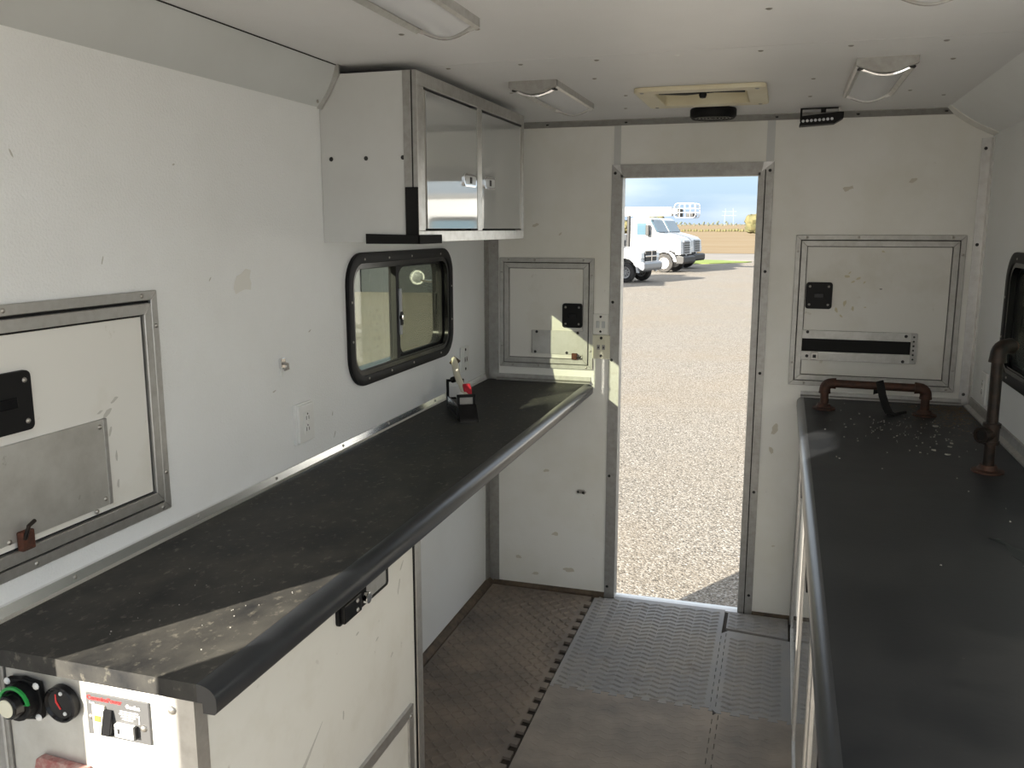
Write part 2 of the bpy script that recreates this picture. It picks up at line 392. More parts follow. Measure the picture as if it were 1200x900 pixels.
# coves
def cove_pts(x0, z0, x1, z1, sgn):
    pts = []
    for i in range(7):
        t = i/6; px = x0 + (x1-x0)*t; pz = z0 + (z1-z0)*t; b = math.sin(PI*t)*.010
        pts.append((px + sgn*b*.8, pz - b*.6))
    return pts
for a, b in ((.735, 2.434), (3.538, D)):
    if a < 1:
        t1 = struct(MB().prism(cove_pts(0.0, 2.143, .066, H, 1) + [(0.0, H)], 'y', a, b).build('trim_1', 'cove_grey', smooth=True))
    else:
        t1b = MB().prism(cove_pts(0.0, 2.143, .066, H, 1) + [(0.0, H)], 'y', a, b).build('cove_piece', 'cove_grey', t1, smooth=True)
MB().prism([(0.0, 2.138), (.012, 2.136), (.04, 2.175), (.075, 2.235), (.075, 2.262), (.06, 2.262), (.03, 2.20), (0.0, 2.16)], 'y', 2.424, 2.434).build('cove_end_cap', 'aluminium', t1)
for y in (1.75, 2.10): inst('screw', SCREW, t1, (.030, y, 2.190), (0, 0, R90))
inst('screw', SCREW, t1, (.016, 2.40, 2.155), (0, 0, R90))
MB().box(.0655, .0685, .735, 2.424, H-.0025, H).build('cove_seam', 'gasket_black', t1)
t2 = struct(MB().prism(cove_pts(W, 2.155, 1.955, H, -1) + [(W, H)], 'y', YR+.04, 3.90).build('trim_2', 'wall_frp', smooth=True))
MB().prism(cove_pts(W, 2.150, 1.950, H, -1) + [(W, H)], 'y', 3.90, D-.001).build('cove_corner_piece', 'wall_far', t2, smooth=True)
# aluminium corner strips
t3 = struct(MB().prism([(.0, D-.045), (.004, D-.045), (.010, D-.004), (.058, D-.004), (.058, D), (0, D)], 'z', 0.0, 2.235).build('trim_3', 'aluminium_dull'))
screws(t3, [(.034, .97), (.034, 1.70), (.034, .45)], D-.004)
t4 = struct(MB().prism([(W, D-.040), (W-.004, D-.040), (W-.007, D-.004), (W-.040, D-.004), (W-.040, D), (W, D)], 'z', 0.0, 2.14).build('trim_4', 'aluminium'))
screws(t4, [(W-.024, 2.10), (W-.024, 1.72), (W-.024, 1.10)], D-.004, SCREW_D)
t5 = struct(MB().prism([(D, H), (D-.030, H), (D-.030, H-.003), (D-.004, H-.024), (D, H-.024)], 'x', 0.0, 2.085).build('trim_5', 'aluminium_dull'))
for x in (.30, .66, .98, 1.30, 1.62, 1.95): inst('screw', SCREW_D, t5, (x, D-.018, H-.013), (math.radians(-50), 0, 0))
# thin raised joint strips either side of the door
t6 = struct(MB().box(.606, .636, D-.003, D, DZ+.046, H-.024).build('trim_6', 'cabinet_white'))
t7 = struct(MB().box(1.264, 1.297, D-.003, D, DZ+.046, H-.024).build('trim_7', 'cabinet_white'))
t8 = struct(MB().box(.530, .598, D-.004, D, 1.392, 2.235).build('trim_8', 'wall_far'))
# door frame
df = struct(MB().prism([(DX0-.040, 0), (DX0, 0), (DX0, DZ), (DX0-.040, DZ+.045)], 'y', D-.007, D).build('door_1', 'aluminium_dull'))
MB().prism([(DX1+.055, 0), (DX1, 0), (DX1, DZ), (DX1+.055, DZ+.045)], 'y', D-.007, D).build('door_stile', 'aluminium_dull', df)
MB().prism([(DX0-.040, DZ+.045), (DX1+.055, DZ+.045), (DX1, DZ), (DX0, DZ)], 'y', D-.007, D).build('door_head', 'aluminium_dull', df)
MB().box(DX0-.001, DX0+.010, D-.010, D+TH+.01, 0, DZ).build('door_jamb', 'aluminium_dull', df)
MB().box(DX1-.010, DX1+.001, D-.010, D+TH+.01, 0, DZ).build('door_jamb', 'aluminium_dull', df)
MB().box(DX1+.018, DX1+.022, D-.010, D-.006, 0, DZ+.012).build('door_seam', 'gasket_black', df)
MB().box(DX0, DX1, D-.010, D+TH+.01, DZ-.012, DZ).build('door_lintel', 'aluminium_dull', df)
MB().prism([(D+.004, .0005), (D+.058, .0005), (D+.058, .006), (D+.020, .012), (D+.004, .004)], 'x', DX0+.01, DX1-.01).build('threshold', 'sill_metal', df)
MB().prism([(DX0-.040, DZ+.045), (DX0-.004, DZ+.045), (DX0+.004, DZ+.005)], 'y', D-.009, D-.006).build('mitre_gusset', 'aluminium', df)
MB().prism([(DX1+.055, DZ+.045), (DX1+.012, DZ+.045), (DX1+.004, DZ+.005)], 'y', D-.009, D-.006).build('mitre_gusset', 'aluminium', df)
screws(df, [(DX0-.026, z) for z in (.06, .62, 1.18, 1.45, 2.03)] + [(DX1+.038, z) for z in (.10, .60, 1.15, 1.60, 2.03)], D-.007, SCREW_D)
# base strips
bl = struct(MB().prism([(0, 0), (.030, 0), (.030, .016), (.010, .034), (0, .034)], 'y', 2.02, D).build('baseboard_left', 'baseboard_dirty'))
bf = struct(MB().prism([(D, 0), (D-.022, 0), (D-.022, .014), (D-.006, .026), (D, .026)], 'x', .03, DX0-.04).build('baseboard_far', 'baseboard_dirty'))
MB().prism([(D, 0), (D-.014, 0), (D-.014, .014), (D, .022)], 'x', DX1+.055, 1.47).build('base_strip', 'baseboard_dirty', bf)
# wire-edge strips where walls meet counters
t9 = struct(MB().prism([(0, HC), (.016, HC), (.016, HC+.005), (.010, HC+.010), (.005, HC+.029), (0, HC+.031)], 'y', 1.09, D-.045).build('trim_9', 'aluminium_bright'))
for y in (1.35, 1.75, 2.1, 2.5, 2.85, 3.3, 3.7): inst('screw', SCREW, t9, (.007, y, HC+.020), (0, 0, R90))
t10 = struct(MB().prism([(D, HC), (D-.020, HC), (D-.020, HC+.006), (D-.006, HC+.012), (D-.004, HC+.030), (D, HC+.030)], 'x', .05, .515).build('trim_10', 'aluminium_dull'))
t11 = struct(MB().prism([(W, HR), (W-.026, HR), (W-.026, HR+.006), (W-.010, HR+.014), (W-.006, HR+.042), (W, HR+.044)], 'y', .80, D-.04).build('trim_11', 'aluminium_dull'))
t12 = struct(MB().prism([(D, HR), (D-.016, HR), (D-.016, HR+.005), (D-.005, HR+.011), (D-.004, HR+.026), (D, HR+.026)], 'x', 1.46, W-.03).build('trim_12', 'aluminium_dull'))

# scuffs and stains with shapes of their own
mat('stain_tan', (.70, .695, .655), .45); mat('stain_yellow', (.56, .51, .36), .5); mat('scuff_grey', (.50, .49, .45), .6); mat('stain_dirt', (.62, .585, .50), .5); mat('scuff_dark', (.12, .11, .10), .6)
def mark(parent, ax, val, c, r1, r2, ang, m, seed, n=9, nm='scuff_mark'):
    r_ = random.Random(seed); pts = []
    for i in range(n):
        a = 2*PI*i/n; k = r_.uniform(.55, 1.1); x, z = r1*k*math.cos(a), r2*k*math.sin(a)
        pts.append((c[0]+x*math.cos(ang)-z*math.sin(ang), c[1]+x*math.sin(ang)+z*math.cos(ang)))
    return MB().prism(pts, ax, val[0], val[1]).build(nm, m, parent)
mark(wl, 'x', (0, .0006), (2.00, 1.645), .05, .035, .3, 'stain_tan', 1, 12)
for k, (y, z, l_, a) in enumerate(((1.505, 1.72, .012, 1.2), (1.86, 1.66, .010, .9), (2.33, 1.48, .009, .4), (2.12, 1.33, .012, .2), (2.45, 1.20, .010, 1.4), (1.75, 1.93, .006, .3), (2.46, 1.13, .014, 1.1), (1.30, 1.92, .010, 2.0))):
    mark(wl, 'x', (0, .0006), (y, z), l_, .0022, a, 'scuff_grey', k+3, 7)
for k, (x, z, l_, a) in enumerate(((.30, .62, .018, .2), (.35, .30, .025, .1), (.16, .16, .02, .0), (.42, .12, .03, .05), (.25, .08, .02, .1), (1.36, .90, .03, 1.2), (1.35, .80, .02, 1.9), (1.38, .35, .01, .3), (.24, 1.80, .02, .4), (.36, 1.76, .012, .9), (1.60, 1.95, .025, .3), (1.85, 1.98, .02, .6))):
    mark(wf, 'y', (D-.0006, D), (x, z), l_, l_*.45, a, 'stain_dirt', k+30, 12)
# ------------------------------------------------------------------ windows
def window(name, sgn, xw):
    y0, y1, z0, z1 = WIN
    def X(t): return xw + sgn*t                     # t > 0 into the room
    o = struct(MB().ring(rrect(y0, y1, z0, z1, .105, 8), rrect(y0+.034, y1-.036, z0+.034, z1-.036, .075, 8), 'x', X(-.002), X(.014)).build(name, 'black_plastic', bevel=.004, smooth=True))
    MB().ring(rrect(y0+.030, y1-.030, z0+.030, z1-.030, .08, 8), rrect(y0+.046, y1-.056, z0+.050, z1-.052, .060, 8), 'x', X(-.060), X(.010)).build('window_track', 'black_gloss', o, smooth=True)
    ym = y0 + .437*(y1-y0)
    def bx(a, b, t0, t1, c, d, nm, m, bev=0.0):
        return MB().box(min(X(t0), X(t1)), max(X(t0), X(t1)), a, b, c, d).build(nm, m, o, bev)
    bx(ym-.022, ym+.006, -.020, .002, z0+.050, z1-.050, 'meeting_stile', 'black_plastic', .002)
    bx(ym+.012, ym+.034, -.045, -.018, z0+.050, z1-.050, 'meeting_stile', 'black_gloss', .002)
    bx(ym-.006, ym+.016, -.004, .008, z0+.14, z1-.14, 'pull_bar', 'bumper_grey', .002)
    MB().lathe([(0, .012), (.010, .010), (.012, 0)], (0, 0, 0), 'x', 10).xf(Matrix.Translation((X(.006), ym+.004, (z0+z1)/2-.02))).build('latch_knob', 'chrome', o, smooth=True)
    bx(ym-.004, ym+.020, .002, .010, (z0+z1)/2-.05, (z0+z1)/2+.0, 'latch', 'black_plastic', .002)
    bx(y0+.040, ym-.010, -.014, -.010, z0+.052, z1-.052, 'window_pane', 'window_glass')
    bx(ym+.020, y1-.058, -.040, -.036, z0+.052, z1-.052, 'window_pane', 'window_glass')
    bx(ym+.020, y1-.058, -.020, -.0195, z0+.054, z1-.054, 'insect_screen', 'window_screen')
    MB().ring(rrect(ym+.020, y1-.050, z0+.048, z1-.048, .05, 6), rrect(ym+.032, y1-.070, z0+.062, z1-.062, .045, 6), 'x', X(-.028), X(-.012)).build('screen_frame', 'black_plastic', o, smooth=True)
    bx(y1-.110, y1-.098, -.030, -.022, (z0+z1)/2-.05, (z0+z1)/2+.04, 'pull_tab', 'black_plastic', .002)
    bx(y0+.07, y1-.08, .000, .006, z0+.046, z0+.056, 'sill_rail', 'black_gloss', .002)
    bx(y0+.07, ym-.02, .000, .006, z1-.056, z1-.046, 'head_rail', 'black_gloss', .002)
    for a, b in ((y0+.12, z1-.022), (ym-.1, z1-.022), (ym+.1, z1-.022), (y1-.14, z1-.022), (y1-.020, z1-.16), (y1-.020, z0+.15), (y1-.15, z0+.022), (ym+.1, z0+.022), (ym-.1, z0+.022), (y0+.13, z0+.022), (y0+.020, z0+.16), (y0+.020, z1-.16)):
        inst('screw', SCREW, o, (X(.014), a, b), (0, 0, sgn*R90), (.8, .8, .8))
    return o
window('window_1', 1, 0.0); window('window_2', -1, W)

# ================================================================== HATCHES (local: X along wall, Z up, room towards -Y)
def hatch(label, loc, rz, X0, X1, Z0, Z1, plate, gap=.004, ow=.021, iw=.024, metal='aluminium_grey'):
    t = thing('access_hatch', label, 'hatch', loc, rz)
    def rails(a0, a1, b0, b1, w, d0, d1, nm):
        for q in ([(a0,b1),(a1,b1),(a1-w,b1-w),(a0+w,b1-w)], [(a0,b0),(a1,b0),(a1-w,b0+w),(a0+w,b0+w)],
                  [(a0,b0),(a0,b1),(a0+w,b1-w),(a0+w,b0+w)], [(a1,b0),(a1,b1),(a1-w,b1-w),(a1-w,b0+w)]):
            MB().prism(q, 'y', d0, d1).build(nm, metal, t, bevel=.0015, seg=1)
    rails(X0, X1, Z0, Z1, ow, -.010, 0.0, 'frame_rail')
    MB().box(X0+ow-.002, X1-ow+.002, -.002, 0.0, Z0+ow-.002, Z1-ow+.002).build('gasket', 'gasket_black', t)
    a = ow+gap
    rails(X0+a, X1-a, Z0+a, Z1-a, iw, -.015, -.001, 'door_rail')
    b = a+iw+gap*.8
    p = MB().box(X0+b, X1-b, -.007, -.001, Z0+b, Z1-b).build('hatch_panel', 'hatch_white', t)
    k = plate['black']
    bp = MB().prism(rrect(k[0], k[1], k[2], k[3], .012, 4), 'y', -.016, -.006).build('latch_plate', 'black_plastic', t, bevel=.002)
    screws(bp, [(k[0]+.016, k[2]+.018), (k[1]-.016, k[2]+.018), (k[0]+.016, k[3]-.018), (k[1]-.016, k[3]-.018)], -.016)
    MB().box((k[0]+k[1])/2-.020, (k[0]+k[1])/2+.020, -.0205, -.015, (k[2]+k[3])/2-.010, (k[2]+k[3])/2+.010).build('paddle', 'black_gloss', bp, .002)
    for x in (X0+.045, X0+(X1-X0)*.38, X1-.05): screws(t, [(x, Z1-ow*.5), (x+.02, Z0+ow*.5)], -.010)
    for z in (Z0+.10, Z1-.07): screws(t, [(X0+ow*.5, z), (X1-ow*.5, z-.01)], -.010)
    return t
# near left wall
hL = hatch('white access hatch with large bare metal plate on wall beside side counter front end', (0, 0, 0), R90, .985, 1.652, 1.136, 1.648,
           dict(black=(1.165, 1.281, 1.410, 1.524)), gap=.006, metal='aluminium')
pl = MB().box(.99+.06, 1.458, -.0125, -.006, 1.205, 1.391).build('metal_plate', 'aluminium_sheet', hL, .001, seg=1)
screws(pl, [(1.445, 1.376), (1.445, 1.220), (1.20, 1.210), (1.418, 1.200)], -.0125)
MB().box(1.455, 1.466, -.0135, -.006, 1.205, 1.391).build('piano_hinge', 'aluminium_dull', pl, .001, seg=1)
lt = MB().box(1.216, 1.246, -.026, -.012, 1.186, 1.224).build('latch', 'rust', pl, .003)
MB().tube([(1.222, -.026, 1.21), (1.226, -.034, 1.236), (1.244, -.030, 1.240)], .004).build('latch_lever', 'dark_pipe', lt)
for k, (x, z, r_, a) in enumerate(((1.475, 1.40, .020, .7), (1.50, 1.425, .014, .5), (1.48, 1.36, .012, 1.2), (1.492, 1.30, .014, 1.5), (1.49, 1.24, .012, 1.4), (1.455, 1.405, .010, .3))):
    mark(hL, 'y', (-.0076, -.0068), (x, z), r_, r_*.3, a, 'scuff_grey', k+90, 9, 'smudge')
# far wall, left of door
hF = hatch('small square access hatch between wall corner and doorway', (0, D, 0), 0, .066, .5245, 1.128, 1.650, dict(black=(.377, .473, 1.326, 1.44)), gap=.003)
pl = MB().box(.228, .486, -.0115, -.006, 1.198, 1.310).build('metal_plate', 'aluminium_sheet', hF, .001, seg=1)
screws(pl, [(.252, 1.302), (.452, 1.302), (.245, 1.206), (.40, 1.206)], -.0115, SCREW_D)
MB().box(.226, .232, -.0130, -.006, 1.200, 1.308).build('piano_hinge', 'steel_screw', pl)
lt = MB().box(.426, .452, -.026, -.010, 1.176, 1.206).build('latch', 'rust', pl, .003)
MB().tube([(.448, -.020, 1.190), (.466, -.024, 1.186), (.472, -.022, 1.196)], .004).build('latch_lever', 'dark_pipe', lt)
# far wall, right of door
hR = hatch('large access hatch with open black vent slot above rusty pipe rail', (0, D, 0), 0, 1.405, 2.068, 1.107, 1.758, dict(black=(1.457, 1.565, 1.444, 1.558)), gap=.003)
for k, (x, z, r_) in enumerate(((1.620, 1.585, .014), (1.645, 1.562, .010), (1.690, 1.560, .008), (1.618, 1.470, .018), (1.650, 1.448, .012), (1.585, 1.440, .014), (1.605, 1.415, .010), (1.755, 1.690, .008), (1.70, 1.455, .006), (1.665, 1.575, .012), (1.63, 1.60, .008))):
    mark(hR, 'y', (-.0076, -.0068), (x, z), r_, r_*.45, .4*k, 'stain_yellow', k+60, 9, 'stain_spot')
mark(hR, 'y', (-.0078, -.0068), (1.756, 1.533), .007, .003, .1, 'scuff_dark', 77, 7, 'stain_spot')
vt = MB().box(1.452, 1.909, -.0085, -.006, 1.220, 1.351).build('vent_slot', 'gasket_black', hR)
MB().box(1.452, 1.909, -.0145, -.006, 1.314, 1.351).build('slot_rail', 'aluminium_grey', vt, .001, seg=1)
MB().box(1.452, 1.909, -.0145, -.006, 1.220, 1.259).build('slot_rail', 'aluminium_grey', vt, .001, seg=1)
MB().box(1.888, 1.912, -.0155, -.006, 1.222, 1.349).build('slot_end', 'aluminium_dull', vt, .001, seg=1)
for k in range(6): inst('screw', SCREW_D, vt, (1.899, -.0155, 1.24+.019*k), (0, 0, 0), (.6, 1, .6))
screws(vt, [(1.474, 1.343), (1.868, 1.337), (1.476, 1.238), (1.862, 1.229)], -.0145, SCREW_D)
lt = MB().box(1.492, 1.522, -.022, -.012, 1.222, 1.254).build('latch', 'steel_screw', vt, .002)
MB().box(1.500, 1.514, -.030, -.020, 1.232, 1.246).build('latch_lever', 'slot_dark', lt, .002)

# ================================================================== OVERHEAD CABINET
KX, KY0, KY1, KZ0, KZ1 = .319, 2.436, 3.536, 1.743, 2.236
oc = thing('overhead_cabinet', 'white overhead wall cabinet with bright metal face frame and two glossy doors', 'cabinet', (0, KY0, KZ0))
side = [(0.001, KZ0), (0.001, 2.142), (.068, KZ1), (KX-.042, KZ1), (KX-.042, KZ0)]
MB().prism(side, 'y', KY0, KY0+.012).build('side_panel', 'cabinet_white', oc, w=True)
MB().prism(side, 'y', KY1-.012, KY1).build('side_panel', 'cabinet_white', oc, w=True)
MB().box(.001, KX-.03, KY0+.012, KY1-.012, KZ0, KZ0+.012).build('bottom_panel', 'cabinet_white', oc, w=True)
MB().box(.066, KX-.03, KY0+.012, KY1-.012, KZ1-.012, KZ1).build('top_panel', 'cabinet_white', oc, w=True)
f1, f2, f3, f4 = 2.487, 2.963, 3.012, 3.500
def fr(y0, y1, z0, z1, nm='face_rail'): return MB().box(KX-.042, KX, y0, y1, z0, z1).build(nm, 'aluminium', oc, .0015, w=True, seg=1)
fr(KY0, KY1, 2.196, KZ1); fr(KY0, KY1, KZ0, 1.778)
fr(KY0, f1, 1.778, 2.196, 'face_stile'); fr(f2, f3, 1.778, 2.196, 'face_stile'); fr(f4, KY1, 1.778, 2.196, 'face_stile')
MB().box(KX-.044, KX-.001, KY0-.003, KY0, KZ0, KZ1).build('corner_angle', 'aluminium_dull', oc, w=True)
MB().box(KX-.018, KX-.014, KY0-.004, KY0-.002, KZ0, KZ1).build('corner_seam', 'slot_dark', oc, w=True)
for (a, b, hs) in ((f1, f2, 0), (f3, f4, 1)):
    MB().box(KX-.030, KX-.026, a, b, 1.778, 2.196).build('door_gap', 'gasket_black', oc, w=True)
    lo, hi = (a+.018, b-.003) if hs == 0 else (a+.003, b-.012)
    d_ = MB().box(KX-.024, KX-.001, lo, hi, 1.784, 2.188).build('cabinet_door', 'door_gloss', oc, .001, w=True, seg=1)
    hy = a+.008 if hs == 0 else b-.006
    MB().cyl((KX-.004, hy, 1.784), (KX-.004, hy, 2.188), .005, n=8).build('piano_hinge', 'steel_screw', d_, w=True)
    ly = b-.085 if hs == 0 else a+.075
    lb = MB().prism(rrect(ly-.062, ly+.062, 1.925, 1.968, .012, 4), 'x', KX-.004, KX+.005).build('paddle_latch', 'chrome', d_, .0015, w=True)
    MB().prism(rrect(ly-.050, ly+.050, 1.932, 1.961, .008, 4), 'x', KX+.004, KX+.0062).build('latch_recess', 'lamp_clear', lb, w=True)
    MB().box(KX+.005, KX+.0085, ly-.012, ly+.006, 1.936, 1.957).build('latch_key', 'slot_dark', lb, .001, w=True, seg=1)
for x in (.035, .151, .271): inst('screw', SCREW_D, oc, (x, 0, 1.991-KZ0))
gv = MB().box(KX-.040, KX+.001, KY0-.008, KY0-.003, KZ0-.004, 1.905).build('corner_guard', 'strap_black', oc, .001, w=True, seg=1)
MB().prism([(.148, KZ0-.004), (KX+.006, KZ0-.004), (KX+.006, KZ0+.022), (.148, KZ0+.026)], 'y', KY0-.011, KY0-.003).build('edge_guard', 'strap_black', oc, .001, w=True, seg=1)
MB().box(KX, KX+.007, KY0-.011, KY0+.165, KZ0-.004, KZ0+.023).build('edge_guard', 'strap_black', oc, .001, w=True, seg=1)

# ================================================================== LEFT COUNTER
YN = 1.090
def counter_edge(f, top, s, rr):
    pts = [(f-s*rr, top-.0002)]
    for i in range(1, 8):
        a = PI/2*i/7; pts.append((f-s*rr+s*rr*math.sin(a), top-.024+.024*math.cos(a)))
    return pts + [(f, top-.042), (f-s*.004, top-.049), (f-s*.026, top-.050), (f-s*.026, top-.032), (f-s*rr, top-.032)] if rr < .026 else pts + [(f, top-.042), (f-s*.004, top-.049), (f-s*.026, top-.050), (f-s*.026, top-.032), (f-s*rr, top-.032)]
def counter_slab(xb, f, top, s, rr): return [(xb, top), (f-s*rr, top), (f-s*rr, top-.032), (xb, top-.032)]
cl_ = tag(MB().prism(counter_slab(0.0, .527, HC, 1, .036), 'y', YN, D-.002).build('counter_top', 'laminate_left'),
          'dusty black laminate counter top along wall under the overhead cabinet', 'counter')
MB().prism(counter_edge(.527, HC, 1, .036), 'y', YN, D-.002).build('rolled_edge', 'laminate_edge', cl_, smooth=True)
lc = thing('base_cabinet', 'white base cabinet with switch panel and gauge under dusty black counter', 'cabinet', (0, YN+.03, 0))
YE, XF = YN+.030, .460
endp = MB().box(.062, XF-.046, YE, YE+.006, 0.0, HC-.0325).build('end_panel', 'aluminium_sheet', lc, w=True)
MB().box(.243, XF-.046, YE-.003, YE, .30, HC-.0325).build('switch_panel', 'panel_white', lc, w=True)
MB().box(.004, .060, YE-.004, YE+.008, 0.0, HC-.0325).build('wall_strip', 'aluminium_dull', lc, w=True)
MB().box(.046, .052, YE-.006, YE-.003, 0.0, HC-.0325).build('wall_strip_lip', 'aluminium', lc, w=True)
MB().prism([(XF-.052, YE-.005), (XF+.004, YE-.005), (XF+.004, YE+.028), (XF, YE+.028), (XF, YE), (XF-.052, YE)], 'z', 0.0, HC-.0325).build('corner_angle', 'aluminium', lc, w=True)
inst('bolt', SCREW, lc, (XF-.040, -.005, .990), sc=(1.5, 1.5, 1.5))
MB().box(XF-.012, XF, YE+.006, 2.012, 0.0, HC-.0325).build('front_panel', 'panel_white', lc, w=True)
MB().box(0.002, XF-.0, 2.012, 2.020, 0.0, HC-.0325).build('partition', 'panel_white', lc, w=True)
MB().box(XF-.030, XF+.003, 2.020, 2.028, 0.0, HC-.0325).build('gap_strip', 'gasket_black', lc, w=True)
ps = MB().box(XF-.030, XF+.004, 2.028, 2.068, 0.0, HC-.0325).build('end_post', 'aluminium', lc, .0015, w=True, seg=1)
# slam latch
la = MB().prism(rrect(1.600, 1.856, .920, .975, .010, 4), 'x', XF, XF+.008).build('slam_latch', 'black_plastic', lc, .0015, w=True)
MB().prism(rrect(1.735, 1.838, .930, .966, .006, 4), 'x', XF+.007, XF+.0095).build('latch_recess', 'aluminium', la, w=True)
MB().box(XF+.006, XF+.020, 1.607, 1.690, .926, .968).build('latch_handle', 'black_gloss', la, .003, w=True)
MB().cyl((XF+.006, 1.716, .945), (XF+.026, 1.716, .945), .014, n=12).build('latch_lock', 'chrome', la, .002, w=True)
inst('screw', SCREW, la, (XF+.020, 1.668-YE, .958), (0, 0, R90)); inst('screw', SCREW, la, (XF+.020, 1.668-YE, .936), (0, 0, R90))
for k, (y, z, l_, a) in enumerate(((1.42, .66, .16, .62), (1.30, .70, .04, 1.3), (1.62, .70, .012, 1.5), (1.80, .80, .010, .4), (1.93, .88, .02, 1.2), (1.95, .93, .015, .8), (1.70, .86, .008, .2), (1.88, .72, .009, .5))):
    mark(lc, 'x', (XF, XF+.0007), (y-YE, z), l_, .006 if k == 0 else .003, a, 'scuff_grey', k+120, 9)
# lower access door with metal frame
ld = MB().box(XF, XF+.004, 1.30, 1.956, .08, .497).build('lower_door', 'panel_white', lc, w=True)
for q in ([(1.27,.527),(1.986,.527),(1.957,.497),(1.30,.497)], [(1.986,.527),(1.957,.497),(1.957,.08),(1.986,.05)], [(1.27,.527),(1.30,.497),(1.30,.08),(1.27,.05)]):
    MB().prism(q, 'x', XF, XF+.009).build('door_frame', 'aluminium', ld, w=True)
inst('screw', SCREW, ld, (XF+.009, 1.970-YE, .500), (0, 0, R90), (1.3, 1.3, 1.3))
# battery switch
YP = YE-.001
BZ = .962
bs = MB().prism([(.110+.042*math.cos(a)*(1.22 if k % 4 == 2 else 1.0), BZ+.040*math.sin(a)*(1.22 if k % 4 == 2 else 1.0)) for k, a in enumerate([PI/4*0.5*i for i in range(16)])], 'y', YP-.012, YP).build('battery_switch', 'black_plastic', lc, .003, w=True)
MB().cyl((.110, YP-.010, BZ), (.110, YP-.030, BZ), .035, .033, n=20).build('switch_collar', 'black_plastic', bs, .002, w=True)
MB().ring([(.110+.0335*math.cos(a), BZ+.0335*math.sin(a)) for a in [PI*i/10+.1 for i in range(10)]] , [(.110+.0285*math.cos(a), BZ+.0285*math.sin(a)) for a in [PI*i/10+.1 for i in range(10)]], 'y', YP-.0335, YP-.029).build('on_band', 'green', bs, w=True)
kn = MB().cyl((.110, YP-.024, BZ), (.108, YP-.046, BZ), .026, .022, n=10).build('switch_knob', 'black_gloss', bs, .003, w=True)
MB().cyl((.1080, YP-.045, BZ), (.1079, YP-.048, BZ), .0165, n=18).build('knob_label', 'plastic_almond', kn, w=True)
for dx, dz in ((-.032, .030), (.032, .030), (.032, -.030), (-.032, -.030)): inst('screw', SCREW_W, bs, (.110+dx, YP-.012-YE, BZ+dz), sc=(1.25, 1.25, 1.25))
# gauge
gg = MB().lathe([(0, -.010), (.026, -.010), (.030, -.014), (.0335, -.012), (.034, 0)], (.190, YP, .964), 'y', 28).build('gauge', 'black_gloss', lc, smooth=True, w=True)
MB().box(.180, .183, YP-.0108, YP-.0100, .968, .982).build('gauge_mark', 'label_red', gg, w=True)
MB().prism([(.1800, .9680), (.1835, .9700), (.1920, .9560), (.1895, .9545)], 'y', YP-.0112, YP-.0102).build('gauge_needle', 'label_red', gg, w=True)
inst('screw', SCREW_W, gg, (.193, YP-.010-YE, .985), sc=(.7, 1, .7)); inst('screw', SCREW_W, gg, (.199, YP-.010-YE, .948), sc=(.7, 1, .7))
# generator remote panel
YQ = YE-.003
gp = MB().prism([(.243, .9165), (.374, .9165), (.374, .995), (.243, .995)], 'y', YQ-.004, YQ).build('generator_plate', 'label_grey', lc, .001, w=True, seg=1)
rk = MB().box(.258, .284, YQ-.008, YQ-.003, .920, .976).build('rocker_bezel', 'plastic_almond', gp, .002, w=True)
MB().prism([(YQ-.007, .922), (YQ-.018, .928), (YQ-.007, .972)], 'x', .281, .300).build('rocker_switch', 'black_gloss', gp, .001, w=True, seg=1)
MB().box(.263, .276, YQ-.0092, YQ-.0075, .946, .957).build('rocker_mark', 'orange', rk, w=True)
hm = MB().box(.306, .345, YQ-.012, YQ-.003, .926, .950).build('hour_meter', 'plastic_white', gp, .002, w=True)
MB().box(.311, .338, YQ-.0128, YQ-.0118, .933, .944).build('meter_window', 'lamp_clear', hm, w=True)
MB().box(.313, .318, YQ-.0134, YQ-.0126, .934, .943).build('meter_digit', 'slot_dark', hm, w=True)
MB().box(.345, .349, YQ-.012, YQ-.003, .927, .949).build('meter_side', 'slot_dark', hm, w=True)
inst('screw', SCREW, gp, (.252, YQ-.004-YE, .951)); inst('screw', SCREW, gp, (.361, YQ-.004-YE, .947), sc=(1.2, 1.2, 1.2)); inst('screw', SCREW_W, gp, (.262, YQ-.004-YE, .925), sc=(.7, 1, .7))
def text(body, size, x, y, z, m, parent, name='lettering', bold=0.0):
    cu = bpy.data.curves.new('t', 'FONT'); cu.body = body; cu.size = size; cu.extrude = .0003; cu.offset = bold
    to = bpy.data.objects.new('t', cu); col.objects.link(to)
    bpy.context.view_layer.update()
    me = bpy.data.meshes.new_from_object(to.evaluated_get(bpy.context.evaluated_depsgraph_get()))
    bpy.data.objects.remove(to)
    me.materials.clear(); me.materials.append(MATS[m]); me.name = name
    o = bpy.data.objects.new(name, me); col.objects.link(o); o.parent = parent
    o.location = (x, y, z); o.rotation_euler = (R90, 0, 0)
    return o
YT = YQ-.0045-YE
text('CumminsPower', .0112, .246, YT, .9832, 'label_red', gp, bold=.0002)
text('GenSet', .0098, .327, YT, .9790, 'label_white', gp, bold=.0002)
text('Start', .0058, .250, YT, .9760, 'label_white', gp)
for k, (a, b) in enumerate(((.314, .352), (.312, .350), (.316, .346), (.318, .340))):
    MB().box(a, b, YQ-.0047, YQ-.004, .9705-.0048*k, .9725-.0048*k).build('fine_print', 'label_white', gp, w=True)
MB().box(.352, .354, YQ-.0047, YQ-.004, .953, .968).build('fine_print', 'label_white', gp, w=True)
# faded red vinyl strip at the foot of the switch end
MB().prism([(.125, .848), (.134, .853), (.235, .848), (.235, .822), (.118, .822)], 'y', YE-.014, YE).build('warning_strip', 'vinyl_red', lc, .002, w=True)

